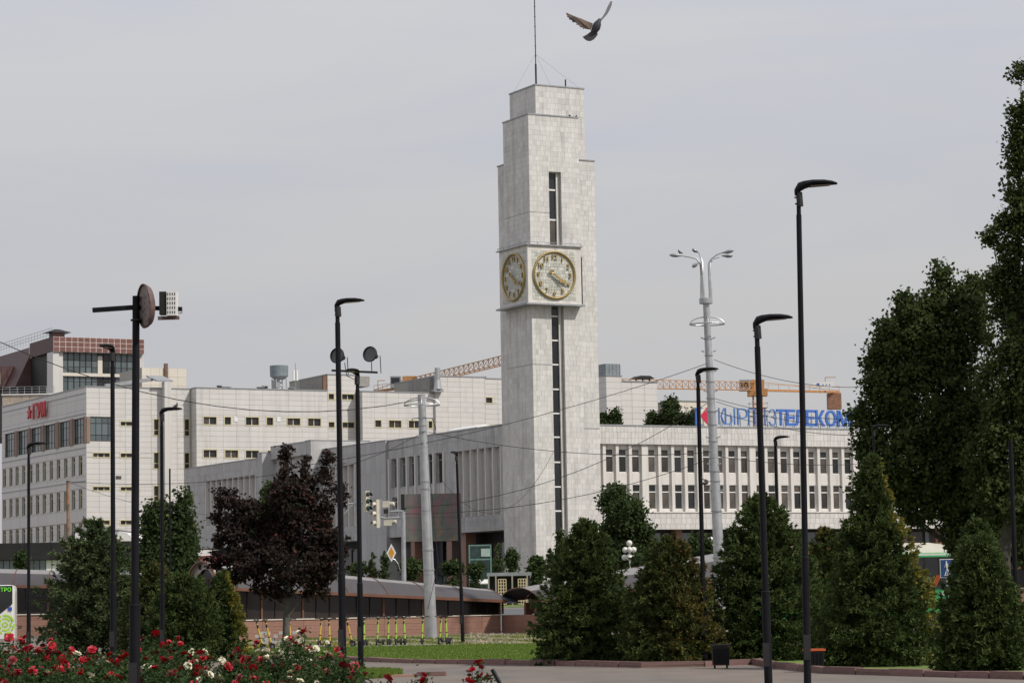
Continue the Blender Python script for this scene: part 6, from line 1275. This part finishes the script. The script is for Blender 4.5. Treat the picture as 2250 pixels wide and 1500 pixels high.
for lab, px, cy, rx, ry, D_ in (('tall narrow rooftop poplar, largest of the shrubs over the cream parapet', 1474, 905, 17, 32, 292), ('low shrub touching the tower above the cream parapet', 1331, 922, 11, 15, 292), ('second shrub from the tower above the cream parapet', 1353, 918, 9, 17, 292), ('thin shrub left of the tall rooftop poplar', 1432, 920, 8, 14, 292), ('small shrub just left of the tall rooftop poplar', 1452, 925, 7, 10, 292), ('shrub right of the tall rooftop poplar before the red emblem', 1503, 922, 9, 14, 292), ('shrub behind the blue part of the emblem', 1520, 918, 9, 18, 292)):
    b0 = gpos(px, D_); t = tree(lab, 'poplar_shrub', px, D_, [(px, cy, rx, ry), (px - rx * .2, cy + ry * .7, rx * .9, ry * .5)], L_green, max(30, int(rx * ry * .30)), 30, .55, .30, 'shrubs above the cream parapet', tr=.16, seed=px)
# planting at the foot of the buildings
for lab, px, cy, rx, ry, D_, m_ in (('lime green shrub behind the pavilion roof under the grey wing', 785, 1248, 18, 10, 190, L_green), ('bushy green shrub left of the silver pole behind the pavilion', 905, 1244, 26, 13, 192, L_green), ('bushy green shrub right of the silver pole behind the pavilion', 996, 1246, 22, 12, 192, L_green), ('upright shrub before the turquoise entrance', 1046, 1250, 12, 18, 188, L_green), ('drooping narrow tree before the tower foot', 1126, 1232, 12, 27, 215, L_green), ('green bushy tree at the tower foot corner', 1179, 1244, 18, 26, 212, L_green), ('climbing ivy column covering the foot of the tower slit', 1231, 1215, 9, 50, 250, L_green), ('pale shrub before the dark pavilion at the far left', 47, 1232, 13, 18, 200, L_green), ('pale creeper at the corner of the grey wing', 422, 1195, 12, 42, 230, L_green), ('grass green bush behind the second right pavilion', 1412, 1232, 20, 14, 160, L_green)):
    b0 = gpos(px, D_); t = thing('shrub', lab, 'shrub', b0, 0, 'planting at the foot of the buildings'); p = at(px, cy, D_) - b0; s = D_ / F
    MB().tube([(0, 0, -.1), (p.x, p.y, p.z)], [.08, .03], 6).build('stem', M_bark, t); broad_crown('foliage', [(p.x, p.y, p.z, rx * s, rx * s * .8, ry * s, 1), (p.x * .5, 0, max(.4, p.z * .45), rx * s * .8, rx * s * .7, max(.3, p.z * .5), .6)], t, m_, max(30, int(rx * ry * .25)), 30, .35, .22, rng=np.random.default_rng(px))
for lab, px, yt, D_, hw in (('small dark young spruce under the priority sign, left one', 820, 1218, 190, 14), ('small dark young spruce under the priority sign, right one', 846, 1215, 190, 16), ('sparse young spruce standing before the sunlit tower foot', 1211, 1208, 205, 16), ('thin young spruce before the dark overhang beside the tower', 1098, 1196, 225, 20)):
    spruce(lab, px, yt, 1290, D_, hw, L_spblue, grp='young spruces by the tower', nb=90, nt=5, per=6, seed=px, layered=1.0, needle=.17, width=.045, z0=.3, tuft=.15)

# ================================================================== ROSES
def rose_mesh(name, m, r, seed):
    g = random.Random(seed); b = MB()
    for ring, (n, rr, tilt, zz) in enumerate(((6, 1.0, .25, -.12), (6, .82, .65, 0), (5, .6, 1.0, .06), (4, .38, 1.3, .12))):
        for i in range(n):
            a = 2 * pi * i / n + ring * .5 + g.uniform(-.2, .2); w = rr * r * .62; d = Vector((cos(a), sin(a), 0)); s = Vector((-sin(a), cos(a), 0)); up_ = Vector((0, 0, 1)); ti = tilt + g.uniform(-.15, .15)
            o = up_ * zz * r; p1_ = d * rr * r * .6 * cos(ti * .7) + up_ * rr * r * .6 * sin(ti) + o; p2_ = d * rr * r * cos(ti * .5) + up_ * rr * r * (sin(ti) * 1.0) + o
            b.add([o - s * w * .25, o + s * w * .25, p1_ + s * w * .8, p2_ + s * w * .45 - up_ * r * .05, p2_ - s * w * .45 - up_ * r * .05, p1_ - s * w * .8], [(0, 1, 2, 5), (5, 2, 3, 4)])
    me = bpy.data.meshes.new(name); me.from_pydata(b.v, [], b.f); me.materials.append(m); return me
M_rr = mat('red_rose_petals', (.40, .006, .018), .55, var=.1, island=.35); M_rd = mat('dark_red_rose_petals', (.20, .008, .016), .55, var=.1, island=.35); M_rp = mat('pink_red_rose_petals', (.38, .03, .05), .55, var=.1, island=.3); M_rw = mat('cream_rose_petals', (.66, .62, .46), .55, var=.06, island=.12)
RM = {'r': [rose_mesh('rose_r%d' % i, M_rr, .070, i) for i in range(3)], 'd': [rose_mesh('rose_d%d' % i, M_rd, .058, 10 + i) for i in range(2)], 'p': [rose_mesh('rose_p%d' % i, M_rp, .056, 20 + i) for i in range(2)], 'w': [rose_mesh('rose_w%d' % i, M_rw, .058, 30 + i) for i in range(3)]}
rt_ = [(-20, 1405, 'rrd'), (15, 1402, 'rrd'), (60, 1400, 'rrp'), (95, 1432, 'rd'), (130, 1392, 'rrd'), (165, 1428, 'rrp'), (200, 1428, 'rwr'), (235, 1440, 'rd'), (270, 1432, 'rp'), (310, 1402, 'rd'), (345, 1392, 'rrp'), (385, 1405, 'rrd'), (420, 1428, 'wwr'), (455, 1432, 'wwr'), (490, 1452, 'rrw'), (525, 1428, 'rrd'), (555, 1410, 'rrd'), (590, 1428, 'rrw'), (635, 1405, 'www'), (680, 1388, 'wwwr'), (712, 1412, 'wwr'), (745, 1440, 'rd'), (770, 1455, 'dp'), (30, 1450, 'rrd'), (150, 1458, 'rrw'), (260, 1462, 'rrd'), (350, 1450, 'rwd'), (440, 1466, 'wrr'), (560, 1468, 'rrd'), (650, 1462, 'rww'), (850, 1492, 'rr'), (930, 1484, 'rrd'), (1050, 1458, 'rrdr')]
side_w = ['far left', 'left']
used = set()
def lab_rose(px, kinds, yt):
    col = {'w': 'cream white', 'r': 'bright red', 'd': 'dark red', 'p': 'pinkish red'}[kinds[0]]
    refs = [(-20, 'cut by the left frame edge'), (15, 'below the green display of the bus'), (60, 'at the foot of the far left lamp post'), (95, 'right of the far left lamp post'), (130, 'under the left side of the layered spruce'), (165, 'below the layered spruce, its left half'), (200, 'below the trunk of the layered spruce'), (235, 'at the lamp post before the layered spruce'), (270, 'touching the left of the thick floodlight post'), (310, 'touching the right of the thick floodlight post'), (345, 'between the floodlight post and the pigeon lamp'), (385, 'right of the pigeon lamp post foot'), (420, 'below the rounded green spruce'), (455, 'left of the golden topped spruce'), (490, 'below the golden topped spruce'), (525, 'between golden spruce and first scooter'), (555, 'tall one below the first yellow scooter'), (590, 'left of the maple trunk'), (635, 'over the foot of the maple trunk'), (680, 'tallest, right of the maple trunk'), (712, 'left of the slim post before the maple'), (745, 'touching the left of the slim post'), (770, 'between the slim and the floodlight post'), (30, 'in the front row below the bus'), (150, 'in the front row under the layered spruce'), (260, 'in the front row left of the thick post'), (350, 'in the front row right of the thick post'), (440, 'in the front row below the rounded spruce'), (560, 'in the front row below the first scooters'), (650, 'in the front row below the maple'), (850, 'tips at the bottom edge right of the posts'), (930, 'tips at the bottom edge below the red slab'), (1050, 'standing alone at bottom centre')]
    r_ = [q for q in refs if q[0] == px][0][1]; return '%s rose bush %s' % (col, r_)
for i, (px, yt, kd) in enumerate(rt_):
    front = i >= 23; Y = (random.uniform(36, 37.2) if front else random.uniform(37.5, 43)) if px < 800 else 36; b0 = gpos(px, Y); zt = at(px, yt, Y).z; s = Y / F
    t = thing('rose_bush', lab_rose(px, kd, yt), 'rose bush', b0, 0, 'rose bushes in the foreground bed')
    g = np.random.default_rng(300 + i); wd = .30 if px < 800 else .16
    b = MB(); tips = []
    nt_ = 9 if px < 800 else (8 if px > 1000 else 5)
    for j in range(nt_):
        a = random.uniform(0, 6.28); r = wd * sqrt(random.random()) * 1.25; zz = zt * random.uniform(.80, 1.0) - (r / wd) ** 2 * .08
        if j == 0: r *= .2; zz = zt
        if random.random() < .45 and j: a = random.uniform(-2.6, -.5); zz = zt * random.uniform(.66, .9)
        tip = Vector((r * cos(a), r * sin(a), zz)); b.tube([(r * .2 * cos(a), r * .2 * sin(a), 0), (r * .7 * cos(a), r * .7 * sin(a), zz * .6), tuple(tip)], [.009, .006, .004], 5); tips.append(tip)
    b.build('stem', mat('rose_stem', (.05, .07, .025), .7), t)
    nl = 1500 if px < 800 else 420; P = np.concatenate([np.array([tips[j] for j in g.integers(0, len(tips), nl)]) * np.stack([np.ones(nl), np.ones(nl), g.uniform(.35, .97, nl)], 1) + g.normal(0, .075, (nl, 3))])
    nrm = unit(g.normal(size=(nl, 3)) + np.array([0, -.3, .8])); A = unit(np.cross(nrm, g.normal(size=(nl, 3)))); B = np.cross(nrm, A); sc_l = g.uniform(.6, 1.2, (nl, 1)) * .042
    tone = g.normal(.38, .14, nl); soup('foliage', P, A * sc_l * .75, B * sc_l * .45, tone, L_rose, t)
    for tip in tips:
        for q in range(random.choice((1, 1, 2)) if kd[0] != 'w' else random.choice((1, 2, 3, 4))):
            c_ = random.choice(kd); me = random.choice(RM[c_]); sc = random.uniform(.55, 1.15)
            put('rose_flower', me, t, tip + Vector((random.uniform(-.05, .05) * q, random.uniform(-.05, .05) * q, .01 - q * random.uniform(.0, .06))), (random.uniform(-.1, 1.1), random.uniform(-.6, .6), random.uniform(0, 6)), (sc, sc, sc))

# ================================================================== PIGEONS
M_pg = mat('pigeon_feathers', (.035, .033, .038), .6, var=.3, scale=8); M_pw = mat('pigeon_underwing', (.16, .115, .085), .7, var=.25, scale=12)
o = at(1308, 60, 38); t = thing('pigeon', 'dark pigeon in flight with raised wings beside the tower antenna', 'bird', o)
q = lambda x, y, d=0: at(x, y, 38 + d) - o; s = 38 / F
b = MB(); b.tube([q(1300, 78, .03), q(1305, 70, .02), q(1310, 61), q(1313, 53, -.01), q(1316, 47, -.02), q(1318, 43.5, -.02), q(1320, 41, -.03)], [5 * s, 7.5 * s, 9.5 * s, 8.5 * s, 5 * s, 3.8 * s, .6 * s], 14); b.build('body', M_pg, t, smooth=True)
def fan(name, pts, m, th=.006, par=t):
    n = len(pts); b = MB(); off = Vector((0, th, 0)); b.add([p for p in pts] + [p + off for p in pts], [tuple(range(n)), tuple(range(n, 2 * n))[::-1]] + [(i, i + n, (i + 1) % n + n, (i + 1) % n) for i in range(n)]); return b.build(name, m, par)
fan('tail', [q(1299, 69), q(1290, 76), q(1280, 81.5), q(1284, 86), q(1290, 90), q(1297, 91), q(1305, 87), q(1311, 80), q(1314, 75), q(1309, 71)], M_pg)
w_ = fan('wing', [q(1303, 52), q(1290, 47, -.02), q(1276, 41, -.05), q(1262, 36, -.08), q(1248, 30, -.1), q(1244, 28, -.1), q(1244, 31, -.1), q(1247, 36, -.09), q(1250, 39, -.09), q(1251, 42.5, -.09), q(1256, 44, -.08), q(1259, 48, -.07), q(1265, 50, -.06), q(1270, 55, -.05), q(1276, 60, -.03), q(1282, 63, -.02), q(1288, 64), q(1298, 66)], M_pw)
for i, (xa, ya, xb, yb) in enumerate(((1262, 44, 1246, 36.5), (1264, 46, 1250, 42), (1268, 49, 1257, 48), (1273, 53, 1266, 54), (1279, 57, 1274, 60), (1286, 60, 1281, 64))):
    a_, c_ = q(xa, ya, -.09 + i * .014), q(xb, yb, -.10 + i * .014); n_ = (c_ - a_).cross(Vector((0, 1, 0))).normalized() * 1.6 * s; fan('feather', [a_ - n_, c_ - n_ * .6, c_ + n_ * .6, a_ + n_], M_pg, .003, w_)
fan('wing', [q(1316, 47), q(1322, 40, .03), q(1329, 29, .06), q(1335, 15, .09), q(1341, 4, .11), q(1345, 3, .12), q(1344, 12, .14), q(1340, 22, .13), q(1334, 32, .10), q(1326, 41, .06), q(1319, 49, .02)], mat('pale_wing', (.16, .16, .165), .7))
def perched(label, px, py, Y, k=1.0, dirn=1):
    c_ = at(px, py, Y); t = thing('pigeon', label, 'bird', c_); k = k
    b = MB(); b.tube([(-.16 * dirn * k, 0, -.01), (-.08 * dirn * k, 0, .03 * k), (0, 0, .06 * k), (.05 * dirn * k, 0, .11 * k), (.07 * dirn * k, 0, .16 * k), (.075 * dirn * k, 0, .19 * k), (.11 * dirn * k, 0, .185 * k)], [.012 * k, .04 * k, .062 * k, .055 * k, .03 * k, .028 * k, .004 * k], 10); b.build('body', M_pg, t, smooth=True)
    b = MB(); b.bar((-.01, .015, .02), (-.01, .015, -.03), .008); b.bar((.01, -.015, .02), (.01, -.015, -.03), .008); b.build('foot', M_rlamp, t)
perched('pigeon perched on the lamp head before the department store', 385, 897, 70, .72)
perched('small bird perched on the left lamp of the silver cluster pole', 1494, 557, 125, .9, -1)
o = at(1548, 1058, 64); t2_ = thing('pigeon', 'small brown bird fluttering between the dark post and silver pole', 'bird', o); s = 64 / F; q = lambda x, y, d=0: at(x, y, 64 + d) - o
MB().tube([q(1541, 1061), q(1548, 1062), q(1554, 1060), q(1557, 1057)], [1.5 * s, 4 * s, 3 * s, 1 * s], 8).build('body', M_pg, t2_, smooth=True); fan('wing', [q(1550, 1060), q(1542, 1050), q(1540, 1047), q(1547, 1052), q(1555, 1058)], M_pw, .004, t2_); fan('wing', [q(1551, 1060), q(1548, 1051), q(1553, 1053), q(1558, 1056), q(1556, 1060)], M_pw, .004, t2_)
